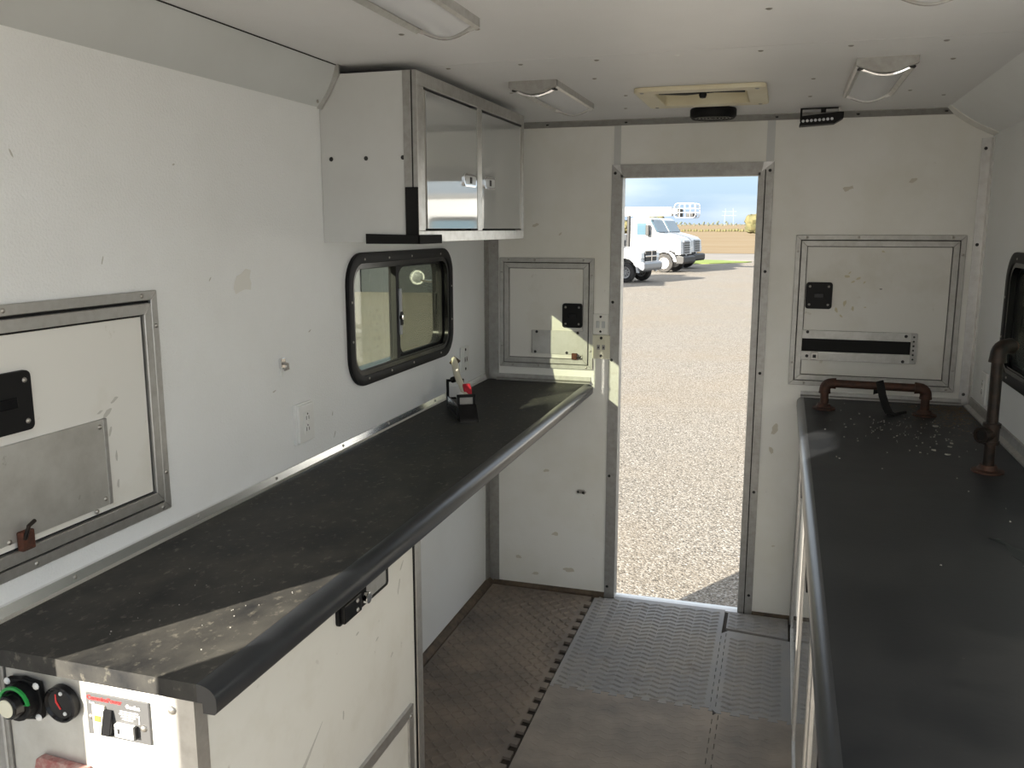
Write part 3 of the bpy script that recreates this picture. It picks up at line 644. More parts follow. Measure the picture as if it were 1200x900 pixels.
# ================================================================== RIGHT COUNTER
XR = 1.446
cr2 = tag(MB().prism(counter_slab(W-.001, XR, HR, -1, .028), 'y', .80, D-.002).build('counter_top', 'laminate_right'),
    'long black counter top carrying the rusty pipe rail and post', 'counter')
MB().prism(counter_edge(XR, HR, -1, .028), 'y', .80, D-.002).build('rolled_edge', 'laminate_edge', cr2, smooth=True)
XB = 1.474
rc = thing('base_cabinet', 'white base cabinet with metal framed doors under pipe rail counter', 'cabinet', (XB, .82, 0))
MB().box(XB, W-.004, .82, D-.008, 0.0, HR-.0325).build('cabinet_body', 'panel_white', rc, w=True)
for (a, b) in ((1.00, 1.90), (2.02, 2.78), (2.90, 3.64)):
    d_ = MB().box(XB-.004, XB, a+.03, b-.03, .14, .90).build('cabinet_door', 'door_gloss', rc, w=True)
    for (c, e_, f, g) in ((a, b, .90, .93), (a, b, .11, .14), (a, a+.03, .14, .90), (b-.03, b, .14, .90)):
        MB().box(XB-.009, XB, c, e_, f, g).build('door_frame', 'aluminium', d_, .001, w=True, seg=1)
    MB().prism(rrect((a+b)/2-.06, (a+b)/2+.06, .82, .87, .01, 3), 'x', XB-.012, XB-.003).build('paddle_latch', 'black_plastic', d_, w=True)
MB().box(XB-.006, XB+.02, D-.05, D-.008, 0.0, HR-.0325).build('end_strip', 'aluminium_dull', rc, w=True)
# peeled mark on the counter
tag(MB().prism([(1.862, 2.238), (1.885, 2.246), (1.905, 2.190), (1.935, 2.165), (1.985, 2.170), (2.01, 2.12), (1.965, 2.07), (1.935, 2.085), (1.915, 2.062), (1.892, 2.058), (1.905, 2.085), (1.888, 2.130), (1.890, 2.20)], 'z', HR, HR+.0006).build('stain_mark', 'stain_black'),
    'dark irregular peeled mark on black counter near pipe post', 'stain')
# paint chips
def chip(cx, cy, r, rnd):
    n_ = 6; pts = [(cx+r*rnd.uniform(.45, 1.1)*math.cos(2*PI*i/n_), cy+r*rnd.uniform(.45, 1.1)*math.sin(2*PI*i/n_)) for i in range(n_)]
    return pts
rn = random.Random(3)
for (x, y, r, lb) in ((1.944, 3.245, .010, 'pale paint chip lying on black counter, flat broad flake'), (1.93, 3.19, .008, 'small pale paint flake beside the broad flake on counter'),
                      (1.872, 3.125, .009, 'grey paint chip on black counter before the pale sliver'), (1.905, 3.075, .010, 'pale sliver of paint on black counter near pipe post'),
                      (1.935, 3.52, .012, 'tan flake of paint in the dusty counter corner')):
    tag(MB().prism(chip(x, y, r, rn), 'z', HR, HR+.003).build('paint_chip', 'chip_white'), lb, 'paint chip', 'paint chips on the black counter')
mb = MB()
for k in range(130):
    if k < 105: x = rn.gauss(1.86, .12); y = rn.gauss(3.42, .17)
    else: x = rn.uniform(1.52, 2.08); y = rn.uniform(2.0, 3.7)
    if not (1.50 < x < 2.09 and 1.6 < y < 3.93) or min(math.hypot(x-1.547, y-3.744), math.hypot(x-1.923, y-3.721), math.hypot(x-1.986, y-2.887)) < .06: continue
    mb.prism(chip(x, y, rn.uniform(.0008, .0032), rn), 'z', HR, HR+.0022)
tag(mb.build('paint_crumbs', 'chip_white'), 'scatter of tiny pale crumbs on black counter', 'debris', None, 'stuff')
mb = MB()
for k in range(420):
    x = W-.03-abs(rn.gauss(0, .11)); y = D-.05-abs(rn.gauss(0, .22))
    if x < 1.6 or y < 3.1 or (abs(x-1.923) < .055 and abs(y-3.721) < .055): continue
    mb.prism(chip(x, y, rn.uniform(.002, .006), rn), 'z', HR, HR+.001)
tag(mb.build('dirt_crumbs', 'dust_brown'), 'brown dirt gathered in far corner of black counter', 'debris', None, 'stuff')
mb = MB()
for k in range(22):
    mb.prism(chip(rn.uniform(.12, .46), rn.uniform(1.15, 1.5), rn.uniform(.0006, .0018), rn), 'z', HC, HC+.0015)
tag(mb.build('dust_crumbs', 'chip_white'), 'tiny pale crumbs on sunlit end of dusty counter', 'debris', None, 'stuff')

# ------------------------------------------------------------------ pipe rail and strap
pr = thing('pipe_rail', 'low rusty iron pipe rail on two round flanges below vent slot hatch', 'rail', (1.735, 3.73, HR))
A, B, ZP = Vector((1.547, 3.744, HR)), Vector((1.923, 3.721, HR)), HR+.108
def flange(c, parent, m='rust_pipe', r=.046):
    return MB().lathe([(0, .0), (r, .0), (r, .006), (.030, .009), (.024, .022), (.0, .022)], c, 'z', 22).build('flange', m, parent, smooth=True, w=True)
dirn = (B-A).normalized()
for P_, s in ((A, 1), (B, -1)):
    fo = flange(P_, pr)
    for k in range(4): inst('bolt', SCREW_D, fo, tuple(P_+Vector((.036*math.cos(k*R90+.6), .036*math.sin(k*R90+.6), .0068)) - Vector(pr.location)), (-R90, 0, 0), (.8, .8, .8))
    MB().cyl(P_+Vector((0, 0, .004)), P_+Vector((0, 0, .078)), .0165).build('riser_pipe', 'rust_pipe', pr, smooth=True, w=True)
    el = [P_+Vector((0, 0, .066)), P_+Vector((0, 0, .082))]
    for i in range(6):
        a = R90*i/5; el.append(P_+Vector((0, 0, .082))+dirn*(s*.026*(1-math.cos(a)))+Vector((0, 0, .026*math.sin(a))))
    el.append(P_+Vector((0, 0, .108))+dirn*(s*.042))
    eo = MB().tube(el, [.0235, .0215]+[.0215]*6+[.0235], 14).build('elbow', 'rust_pipe', pr, smooth=True, w=True)
MB().cyl(A+Vector((0, 0, .108))+dirn*.03, B+Vector((0, 0, .108))-dirn*.03, .0165).build('cross_pipe', 'rust_pipe', pr, smooth=True, w=True)
# strap over the rail
def ribbon(path, wdir, wd, th):
    mb_ = MB(); path = [Vector(p) for p in path]; wv = Vector(wdir).normalized()*wd/2; vv = []
    for k, p in enumerate(path):
        d = (path[min(k+1, len(path)-1)]-path[max(k-1, 0)]).normalized(); nrm = d.cross(wv).normalized()*th/2
        vv += [p-wv-nrm, p+wv-nrm, p+wv+nrm, p-wv+nrm]
    ff = [(0,1,2,3), tuple(len(vv)-4+i for i in (3,2,1,0))]
    for k in range(len(path)-1):
        for i in range(4): ff.append((4*k+i, 4*k+(i+1) % 4, 4*k+4+(i+1) % 4, 4*k+4+i))
    return mb_.add(vv, ff)
M0 = A + dirn*.205
cx, cy, cz = M0.x, M0.y, ZP
path = [(cx-.004, cy+.022, cz-.035), (cx-.003, cy+.020, cz), (cx-.001, cy+.0135, cz+.0135), (cx, cy, cz+.019), (cx+.001, cy-.0135, cz+.0135), (cx+.004, cy-.020, cz), (cx+.012, cy-.027, cz-.035), (cx+.026, cy-.038, cz-.075), (cx+.038, cy-.048, cz-.098), (cx+.050, cy-.050, cz-.1045)]
tag(ribbon(path, (1, .12, 0.3), .030, .0035).build('strap', 'strap_black', smooth=True), 'black webbing strap hung over the rusty pipe rail', 'strap')
st = [o for o in bpy.data.objects if o.name == 'strap'][0]
ribbon([(cx+.028, cy-.052, cz-.104), (cx+.055, cy-.050, cz-.105), (cx+.078, cy-.036, cz-.100), (cx+.105, cy-.024, cz-.096)], (0, 1, .1), .026, .0035).build('strap_tail', 'strap_black', st, smooth=True)
# ------------------------------------------------------------------ upright pipe post
Pp = Vector((1.986, 2.887, HR))
pp = thing('pipe_post', 'upright dark iron pipe post with tee and elbow on rusty flange', 'post', tuple(Pp))
flange(Pp, pp, 'rust_pipe', .046)
MB().cyl(Pp+Vector((0, 0, .005)), Pp+Vector((0, 0, .10)), .0165).build('lower_pipe', 'dark_pipe', pp, smooth=True, w=True)
te = MB().cyl(Pp+Vector((0, 0, .088)), Pp+Vector((0, 0, .150)), .0225)
te.cyl(Pp+Vector((0, 0, .088)), Pp+Vector((0, 0, .098)), .0255).cyl(Pp+Vector((0, 0, .140)), Pp+Vector((0, 0, .152)), .0255)
te.cyl(Pp+Vector((0, 0, .118)), Pp+Vector((-.030, -.024, .118)), .0215)
te = te.build('tee_fitting', 'dark_pipe', pp, smooth=True, w=True)
MB().ring([(.0245*math.cos(2*PI*i/16), .0245*math.sin(2*PI*i/16)) for i in range(16)], [(.0165*math.cos(2*PI*i/16), .0165*math.sin(2*PI*i/16)) for i in range(16)], 'z', 0, .012).xf(Matrix.Translation(Pp+Vector((-.026, -.0208, .118))) @ Vector((-.030, -.024, 0)).to_track_quat('Z', 'Y').to_matrix().to_4x4()).build('tee_mouth', 'dark_pipe', te, w=True)
MB().cyl(Pp+Vector((-.0305, -.0244, .118)), Pp+Vector((-.0310, -.0248, .118)), .0165).build('tee_bore', 'gasket_black', te, w=True)
MB().cyl(Pp+Vector((0, 0, .145)), Pp+Vector((-.002, 0, .355)), .0165).build('upper_pipe', 'dark_pipe', pp, smooth=True, w=True)
E0 = Pp+Vector((-.002, 0, .35)); dv = Vector((.80, .60, 0))
el = [E0-Vector((0, 0, .012)), E0+Vector((0, 0, .008))]
for i in range(6):
    a = R90*i/5; el.append(E0+Vector((0, 0, .008))+dv*(.026*(1-math.cos(a)))+Vector((0, 0, .026*math.sin(a))))
el.append(E0+Vector((0, 0, .034))+dv*.046)
MB().tube(el, [.0250, .0225]+[.0225]*6+[.0250], 14).build('elbow', 'dark_pipe', pp, smooth=True, w=True)
MB().cyl(E0+Vector((0, 0, .034))+dv*.04, E0+Vector((0, 0, .034))+dv*.062, .0165).build('pipe_stub', 'rust_pipe', pp, smooth=True, w=True)

# ================================================================== CEILING FITTINGS
def ceil_light(label, x0, x1, y0, y1):
    t = thing('ceiling_light', label, 'light', ((x0+x1)/2, (y0+y1)/2, H), 0, 'slim ceiling lights')
    hw, hl = (x1-x0)/2, (y1-y0)/2
    arc = [(-hw+.018+(2*hw-.036)*i/12, -.016-.022*math.sin(PI*i/12)) for i in range(13)]
    MB().box(-hw+.012, hw-.012, -hl+.02, hl-.02, -.010, 0).build('housing', 'aluminium', t)
    MB().prism([(-hw+.016, -.008)] + arc + [(hw-.016, -.008)], 'y', -hl+.024, hl-.004).build('diffuser', 'diffuser', t, smooth=True)
    for s in (-1, 1):
        q = [(s*hw, 0), (s*hw, -.020), (s*(hw-.006), -.026), (s*(hw-.018), -.018), (s*(hw-.018), 0)]
        MB().prism(q, 'y', -hl, hl).build('side_rail', 'aluminium', t)
    cap = [(-hw, 0), (-hw, -.020), (-hw+.016, -.026)] + [(-hw+.016+(2*hw-.032)*i/10, -.022-.020*math.sin(PI*i/10)) for i in range(1, 10)] + [(hw-.016, -.026), (hw, -.020), (hw, 0)]
    for s in (-1, 1):
        c_ = MB().prism(cap, 'y', s*hl-(.001 if s > 0 else .018), s*hl+(.001 if s < 0 else .004)).build('end_cap', 'aluminium' if s > 0 else 'aluminium_dull', t)
        if s > 0:
            MB().tube([(-hw+.016+(2*hw-.032)*i/12, hl+.002, -.022-.020*math.sin(PI*i/12)) for i in range(13)], .002, 5).build('end_lip', 'aluminium_dull', c_, smooth=True)
            continue
        MB().tube([(-hw+.014+(2*hw-.028)*i/12, s*(hl-.016), -.024-.020*math.sin(PI*i/12)) for i in range(13)], .0045, 6).build('chrome_lip', 'chrome', c_, smooth=True)
        for q in (-1, 1): MB().box(q*(hw-.013)-.008, q*(hw-.013)+.008, s*(hl-.012)-.012, s*(hl-.012)+.012, -.029, -.018).build('end_clip', 'slot_dark', c_, .002)
    return t
ceil_light('slim ceiling light between overhead cabinet and cream roof vent', .462, .625, 2.885, 3.455)
ceil_light('slim ceiling light beside black work lamp near the far wall', 1.528, 1.692, 2.79, 3.40)
ceil_light('slim ceiling light before the ceiling seam, in line with overhead cabinet front', .500, .662, 1.42, 2.005)
ceil_light('slim ceiling light before the ceiling seam, above the right counter edge', 1.530, 1.692, 1.42, 1.99)

rv = thing('roof_vent', 'square cream plastic roof vent with crank bar in ceiling', 'vent', (1.053, 3.33, H))
MB().ring(rrect(.832, 1.275, 3.112, 3.555, .03, 4), rrect(VX0+.012, VX1-.012, VY0+.012, VY1-.012, .012, 4), 'z', H-.016, H).build('vent_flange', 'cream_plastic', rv, .004, w=True)
MB().ring(rrect(VX0+.001, VX1-.001, VY0+.001, VY1-.001, .012, 4), rrect(VX0+.013, VX1-.013, VY0+.013, VY1-.013, .012, 4), 'z', H-.014, H+.085).build('vent_wall', 'cream_plastic', rv, w=True)
MB().box(VX0-.02, VX1+.02, VY0-.02, VY1+.02, H+.085, H+.10).build('vent_lid', 'cream_light', rv, .004, w=True)
cb = MB().box(VX0+.010, VX1-.010, 3.240, 3.262, H-.004, H+.008).build('crank_bar', 'cream_light', rv, .003, w=True)
MB().tube([(VX0+.02, 3.235, H-.006), (1.0, 3.235, H-.011), (1.10, 3.235, H-.006), (VX1-.02, 3.235, H-.009)], .0045, 6).build('crank_arm', 'slot_dark', cb, smooth=True, w=True)
MB().lathe([(0, -.020), (.010, -.018), (.014, -.008), (.010, .012), (0, .012)], (1.060, 3.225, H-.010), 'z', 12).build('crank_knob', 'black_plastic', cb, smooth=True, w=True)
for x, y in ((.86, 3.14), (1.245, 3.14), (.86, 3.525), (1.245, 3.525)): inst('screw', SCREW_C, rv, (x-1.053, y-3.33, -.016))

ds = thing('ceiling_speaker', 'flat round black speaker on ceiling between roof vent and doorway', 'speaker', (1.056, 3.735, H))
MB().lathe([(0, 0), (.088, 0), (.092, -.006), (.092, -.030), (.084, -.040), (.078, -.036), (0, -.034)], (0, 0, 0), 'z', 32).build('speaker_ring', 'black_plastic', ds, smooth=True)
gr = MB()
for k in range(5): gr.ring([(r_*math.cos(2*PI*i/24), r_*math.sin(2*PI*i/24)) for r_ in [.016+.014*k] for i in range(24)], [(r_*math.cos(2*PI*i/24), r_*math.sin(2*PI*i/24)) for r_ in [.010+.014*k] for i in range(24)], 'z', -.038, -.033)
gr.build('speaker_grille', 'black_gloss', ds)

lb = thing('work_lamp', 'black flood lamp with row of small lenses on ceiling bracket', 'lamp', (1.470, 3.84, H))
rot = Matrix.Translation((0, 0, -.045)) @ Matrix.Rotation(math.radians(-3), 4, 'Y')
bd = MB().prism([(-.082, -.022), (-.070, .016), (.074, .022), (.088, .020), (.086, -.004), (.052, -.022)], 'y', -.030, .030).xf(rot).build('lamp_body', 'black_plastic', lb, .003)
for k in range(8):
    MB().lathe([(0, -.004), (.0045, -.003), (.006, 0)], (0, 0, 0), 'y', 10).xf(rot @ Matrix.Translation((-.066+.0155*k, -.030, -.004))).build('lamp_lens', 'led_white', bd, smooth=True)
MB().box(-.074, .068, -.012, .012, -.004, 0.0).build('bracket_bar', 'black_plastic', lb)
MB().box(-.078, -.070, -.012, .012, -.050, 0.0).build('bracket_arm', 'black_plastic', lb)
MB().box(.066, .074, -.012, .012, -.050, 0.0).build('bracket_arm', 'steel_screw', lb)
MB().cyl((.010, -.006, -.004), (.010, -.006, -.020), .010).build('mount_bolt', 'black_gloss', lb)

# ================================================================== SMALL WALL FITTINGS
def outlet(label, loc, rz, wd=.072, hh=.114, style='duplex', m='plastic_white', group=None, deep=0.0):
    t = thing('wall_outlet' if style != 'switch' else 'light_switch', label, 'outlet' if style != 'switch' else 'switch', loc, rz)
    if deep:
        t.location = Vector(loc) + Vector((math.sin(rz)*(deep-.010), -math.cos(rz)*(deep-.010), 0))
        MB().prism([(-wd/2-.004, -hh/2-.004), (wd/2+.004, -hh/2-.004), (wd/2+.004, hh/2+.004), (-wd/2-.004, hh/2+.004)], 'y', -.002, deep-.010).build('wall_box', 'plastic_white', t, .002)
    MB().box(-wd/2, wd/2, -.010, 0, -hh/2, hh/2).build('face_plate', m, t, .004)
    b = MB().box(-.017, .017, -.0125, -.009, -.034, .034).build('socket_block' if style != 'switch' else 'rocker_block', m, t, .001, seg=1)
    if style == 'duplex':
        for z in (-.018, .016):
            MB().box(-.0085, -.0060, -.0129, -.012, z-.006, z+.006).build('slot', 'slot_dark', b)
            MB().box(.0055, .0080, -.0129, -.012, z-.005, z+.005).build('slot', 'slot_dark', b)
            MB().cyl((0, -.0129, z+.012), (0, -.012, z+.012), .0030, n=8).build('slot', 'slot_dark', b)
    elif style == 'switch':
        for x in (-.013, .013): MB().box(x-.008, x+.008, -.015, -.010, -.018, .014).build('rocker', 'cove_grey', b, .002)
    else:
        for x in (-.012, .012):
            MB().box(x-.007, x+.007, -.0130, -.012, -.012, .010).build('slot', 'hole_grey', b)
            MB().box(x-.003, x+.003, -.0133, -.012, -.006, .002).build('slot', 'slot_dark', b)
    screws(t, [(0, hh/2-.014), (0, -hh/2+.014)] if style != 'duplex' else [(0, 0)], -.0125 if style == 'duplex' else -.010, SCREW_D if style != 'duplex' else SCREW_W)
    return t
outlet('raised white duplex power outlet below the small chrome wall clip', (0, 2.262, 1.211), R90, .088, .114, deep=.018)
outlet('flush white blank outlet on wall beside the sliding window corner', (0, 3.66, 1.205), R90, .10, .115, 'blank')
outlet('grey double rocker switch on wall beside doorway, above cream outlet', (.560, D-.001, 1.347), 0, .072, .094, 'switch', 'wall_far')
outlet('cream double outlet box below the rocker switch beside doorway', (.564, D-.001, 1.240), 0, .084, .112, 'blank', 'plastic_almond')
MB_o = outlet('white outlet on right wall behind upright pipe post', (W, 3.72, 1.175), -R90, .09, .125)
hk = thing('coat_hook', 'small chrome wall clip above the white duplex outlet', 'hook', (0, 2.161, 1.395), R90)
MB().prism(rrect(-.011, .011, -.006, .026, .006, 3), 'y', -.010, 0).build('clip_body', 'chrome', hk, .002)
MB().tube([(0, -.006, .012), (.003, -.022, .008), (.004, -.022, -.004), (.002, -.010, -.008)], .0045, 8).build('clip_ring', 'steel_screw', hk, smooth=True)
MB().prism(rrect(-.007, .007, -.030, -.004, .005, 3), 'y', -.004, 0).build('clip_tab', 'plastic_white', hk)
lk = thing('door_catch', 'small dark worn catch on lower wall beside doorway', 'catch', (.478, D, .527))
MB().prism([(-.024, .004), (-.016, .012), (.018, .010), (.026, .002), (.016, -.012), (.002, -.006), (-.018, -.008)], 'y', -.010, 0).build('catch_body', 'steel_screw', lk, .003)
MB().cyl((-.014, -.010, .002), (-.014, -.014, .002), .005).build('catch_pin', 'slot_dark', lk)
MB().cyl((.012, -.010, .0), (.012, -.016, .0), .006).build('catch_pin', 'slot_dark', lk)

# ------------------------------------------------------------------ black cradle with white and red item on the counter
tl = thing('tool_cradle', 'small black metal cradle standing on counter below window', 'tool holder', (.170, 3.175, HC), math.radians(31))
def bar(p0, p1, r=.006): return MB().tube([p0, p1], r, 4)
MB().box(-.034, .034, -.10, .15, .0, .010).build('base_plate', 'black_plastic', tl, .002)
MB().box(-.034, -.028, -.10, .15, .010, .050).build('side_rail', 'black_gloss', tl)
MB().box(.028, .034, -.10, .15, .010, .050).build('side_rail', 'black_gloss', tl)
for y in (-.10, .14):
    fr_ = MB()
    fr_.box(-.036, .036, y-.006, y+.006, .086+.02*(y > 0), .096+.02*(y > 0)).box(-.036, -.026, y-.006, y+.006, .008, .096+.02*(y > 0)).box(.026, .036, y-.006, y+.006, .008, .096+.02*(y > 0)).box(-.036, .036, y-.006, y+.006, .034, .042)
    fr_.build('end_frame', 'black_plastic', tl)
    MB().box(-.026, .026, y-.001, y+.001, .042, .086).build('frame_window', 'hole_grey' if y < 0 else 'plastic_white', tl)
MB().prism([(-.165, 0), (-.106, 0), (-.106, .060), (-.118, .060), (-.160, .012)], 'x', -.036, .036).build('front_foot', 'black_gloss', tl, .002)
it = thing('hand_tool', 'white and red hand tool lying in the black cradle', 'tool', (.150, 3.21, HC+.055), math.radians(31))
MB().tube([(.010, -.075, .020), (.004, -.020, .055), (-.004, .03, .085), (-.006, .07, .130), (-.008, .085, .150)], [.013, .012, .014, .013, .010], 10).build('tool_body', 'cloth_white', it, smooth=True)
MB().prism([(-.085, .000), (-.030, .005), (-.036, .066), (-.066, .050)], 'x', .004, .036).build('tool_handle', 'cloth_red', it, .005)
MB().tube([(-.020, .078, .128), (-.004, .086, .150), (.014, .080, .132)], .009, 8).build('tool_cap', 'bark', it, smooth=True)
MB().tube([(-.02, .02, .066), (-.022, .03, .078)], .012, 8).build('tool_knob', 'black_plastic', it, smooth=True)
MB().ball((.0, -.06, .018), .022, 8, 6, (1.2, 1.3, .8)).build('tool_foot', 'label_white', it, smooth=True)

# ================================================================== FLOOR MATS
def wave(a, b, per, amp, phase=0.0):
    # puzzle edge: offsets (along, out) from a to b
    pts = []; nn = max(1, int(round(abs(b-a)/per))); st_ = (b-a)/nn
    for k in range(nn):
        u = a+k*st_
        pts += [(u+st_*.02, 0), (u+st_*.22, 0), (u+st_*.16, amp), (u+st_*.62, amp), (u+st_*.56, 0)]
    return pts
def edge(p0, p1, kind, ofs=0.0):
    # kind: None straight / 'tab' tabs out / seam: shared seam defined in world coordinates
    return [p0]
MZ0, MZ1 = .0008, .012
def bumps(x0, x1, y0, y1, style, hgt):
    mb_ = MB(); px = .042 if style == 'chev' else .044; py = .036 if style == 'chev' else .044
    L_, Wd = (.0200, .0058) if style == 'chev' else (.0165, .0046)
    i = 0; y = y0+.014
    while y < y1-.012:
        x = x0+.014; j = 0
        while x < x1-.014:
            if style == 'chev': a = math.radians(28 if j % 2 else -28)
            else: a = math.radians(45 if (i+j) % 2 else -45)
            ca, sa = math.cos(a), math.sin(a); vv = []
            for (lx, ly, lz) in ((-L_, -Wd, 0), (L_, -Wd, 0), (L_, Wd, 0), (-L_, Wd, 0), (-L_*.75, 0, hgt), (L_*.75, 0, hgt)):
                vv.append((x+lx*ca-ly*sa, y+lx*sa+ly*ca, MZ1-.0002+lz))
            mb_.add(vv, [(0,1,5,4), (1,2,5), (2,3,4,5), (3,0,4)])
            x += px*(.86 if style == 'chev' else .72); j += 1
        y += py*(1.0 if style == 'chev' else .72); i += 1
    return mb_
def puzzle(s0, s1, base, per, amp):
    """list of (s, offset) of a puzzle seam running from s0 to s1"""
    n_ = int(round((s1-s0)/per)); st_ = (s1-s0)/n_; out = [(s0, base-amp/2)]
    for k in range(n_):
        u = s0+k*st_
        out += [(u+st_*.28, base-amp/2), (u+st_*.22, base+amp/2), (u+st_*.78, base+amp/2), (u+st_*.72, base-amp/2)]
    out.append((s1, base-amp/2))
    return out
def floor_mat(label, outline, m, inner, style, hgt):
    o = tag(MB().prism(outline, 'z', MZ0, MZ1).build('floor_mat', m), label, 'floor mat', 'interlocking floor mats')
    b = bumps(*inner, style, hgt).build('tread_pattern', m, o); b['kind'] = 'stuff'
    return o
g = .0014
# seam between the wide front mat and the smooth one / between columns
sH = puzzle(.562, 1.192, 3.088, .062, .020)              # along x, offset in y
sH2 = puzzle(1.206, 1.474, 3.078, .062, .020)
sV1 = puzzle(3.10, 3.76, 1.190, .062, .020)              # along y, offset in x
sV2 = puzzle(2.06, 3.07, 1.204, .062, .020)
# left mat: tabs towards the right with open notches
tabs = []
y = 2.06
for k in range(24):
    tabs += [(.530, y), (.530, y+.040), (.562-.004, y+.036), (.562-.004, y+.076), ]
    y += .080
tabs = [p for p in tabs if p[1] < 3.93]
left_out = [(.034, 2.05), (.530, 2.05)] + tabs + [(.545, 3.935), (.545, 3.955), (.034, 3.965)]
floor_mat('brown dusty diamond tread foam mat with open notched edge along left wall', left_out, 'mat_brown', (.045, .522, 2.08, 3.95), 'diamond', .0050)
mid_out = [(a, b+g) for a, b in sH] + [(b-g, a) for a, b in sV1[1:]] + [(1.180, 3.995), (.655, 3.995), (.655, 3.965), (.562, 3.950)]
floor_mat('grey chevron tread foam mat in front of the doorway', mid_out, 'mat_grey', (.585, 1.172, 3.105, 3.975), 'chev', .0056)
rt_out = [(a, b+g) for a, b in sH2] + [(1.470, 3.745), (1.206, 3.775)] + [(b+g, a) for a, b in reversed(sV1[:-1])]
floor_mat('narrow grey chevron foam mat beside right base cabinet', [p for p in rt_out], 'mat_grey', (1.222, 1.462, 3.10, 3.735), 'chev', .0056)
floor_mat('small offcut of grey chevron mat against far wall', [(1.196, 3.800), (1.462, 3.768), (1.462, 3.975), (1.196, 3.980)], 'mat_grey', (1.206, 1.455, 3.795, 3.97), 'chev', .0056)
lm_out = [(.575, 2.06), (1.194, 2.06)] + [(b-g, a) for a, b in sV2[1:-1]] + [(1.192, 3.076)] + [(a, b-g) for a, b in reversed(sH)] 
floor_mat('dusty worn smooth grey brown foam mat with faint tread', lm_out, 'mat_dusty', (.60, 1.18, 2.09, 3.06), 'chev', .0010)
lr_out = [(1.196, 2.06), (1.474, 2.06)] + [(a, b-g) for a, b in reversed(sH2)] + [(b+g, a) for a, b in reversed(sV2[:-1])]
floor_mat('narrow dusty smooth foam mat beside right base cabinet', lr_out, 'mat_dusty', (1.226, 1.462, 2.09, 3.06), 'chev', .0010)

# ================================================================== OUTSIDE
struct(MB().box(-70, 60, -40, 96, G-.3, G).build('ground_gravel', 'gravel'))
struct(MB().prism([(-160, 74.5), (120, 66), (120, 86), (-160, 104)], 'z', G, G+.02).build('road', 'road'))
mb = MB()
rows = [(88, G+.0), (320, G-.0), (700, G+3.6), (1400, G+9.0)]
xs = [-900, -300, -60, 60, 300, 900]
vv = [(x, y + (-.06*x if j == 0 and abs(x) < 200 else 0), z+.04) for j, (y, z) in enumerate(rows) for x in xs]
ff = [(j*6+i, j*6+i+1, (j+1)*6+i+1, (j+1)*6+i) for j in range(3) for i in range(5)]
struct(mb.add(vv, ff).build('field', 'field'))
tag(MB().prism([(-7.2, 62.6), (-5.4, 61.8), (-3.6, 62.6), (-1.2, 65.6), (-.9, 66.8), (-3.4, 69.2), (-7.6, 71.4)], 'z', G, G+.05).build('grass_verge', 'grass'), 'patch of bright green grass between gravel yard and road', 'grass', None, 'stuff')

def wheel(parent, c, r, wd, name='wheel', n=24):
    t = MB().lathe([(r*.58, -wd/2), (r*.86, -wd/2), (r*.97, -wd*.42), (r, -wd*.28), (r, wd*.28), (r*.97, wd*.42), (r*.86, wd/2), (r*.58, wd/2), (r*.58, -wd/2)], c, 'y', n).build(name, 'tyre', parent, smooth=True)
    h = MB().lathe([(0, -wd*.30), (r*.16, -wd*.34), (r*.20, -wd*.18), (r*.44, -wd*.20), (r*.52, -wd*.46), (r*.59, -wd*.48), (r*.59, wd*.48), (r*.52, wd*.46), (r*.44, wd*.10), (0, wd*.10)], c, 'y', n).build('rim', 'rim', t, smooth=True)
    for k in range(8):
        a = 2*PI*k/8; MB().cyl((c[0]+r*.33*math.cos(a), c[1]-wd*.21, c[2]+r*.33*math.sin(a)), (c[0]+r*.33*math.cos(a), c[1]-wd*.17, c[2]+r*.33*math.sin(a)), r*.06, n=6).build('lug_hole', 'truck_black', h)
    return t
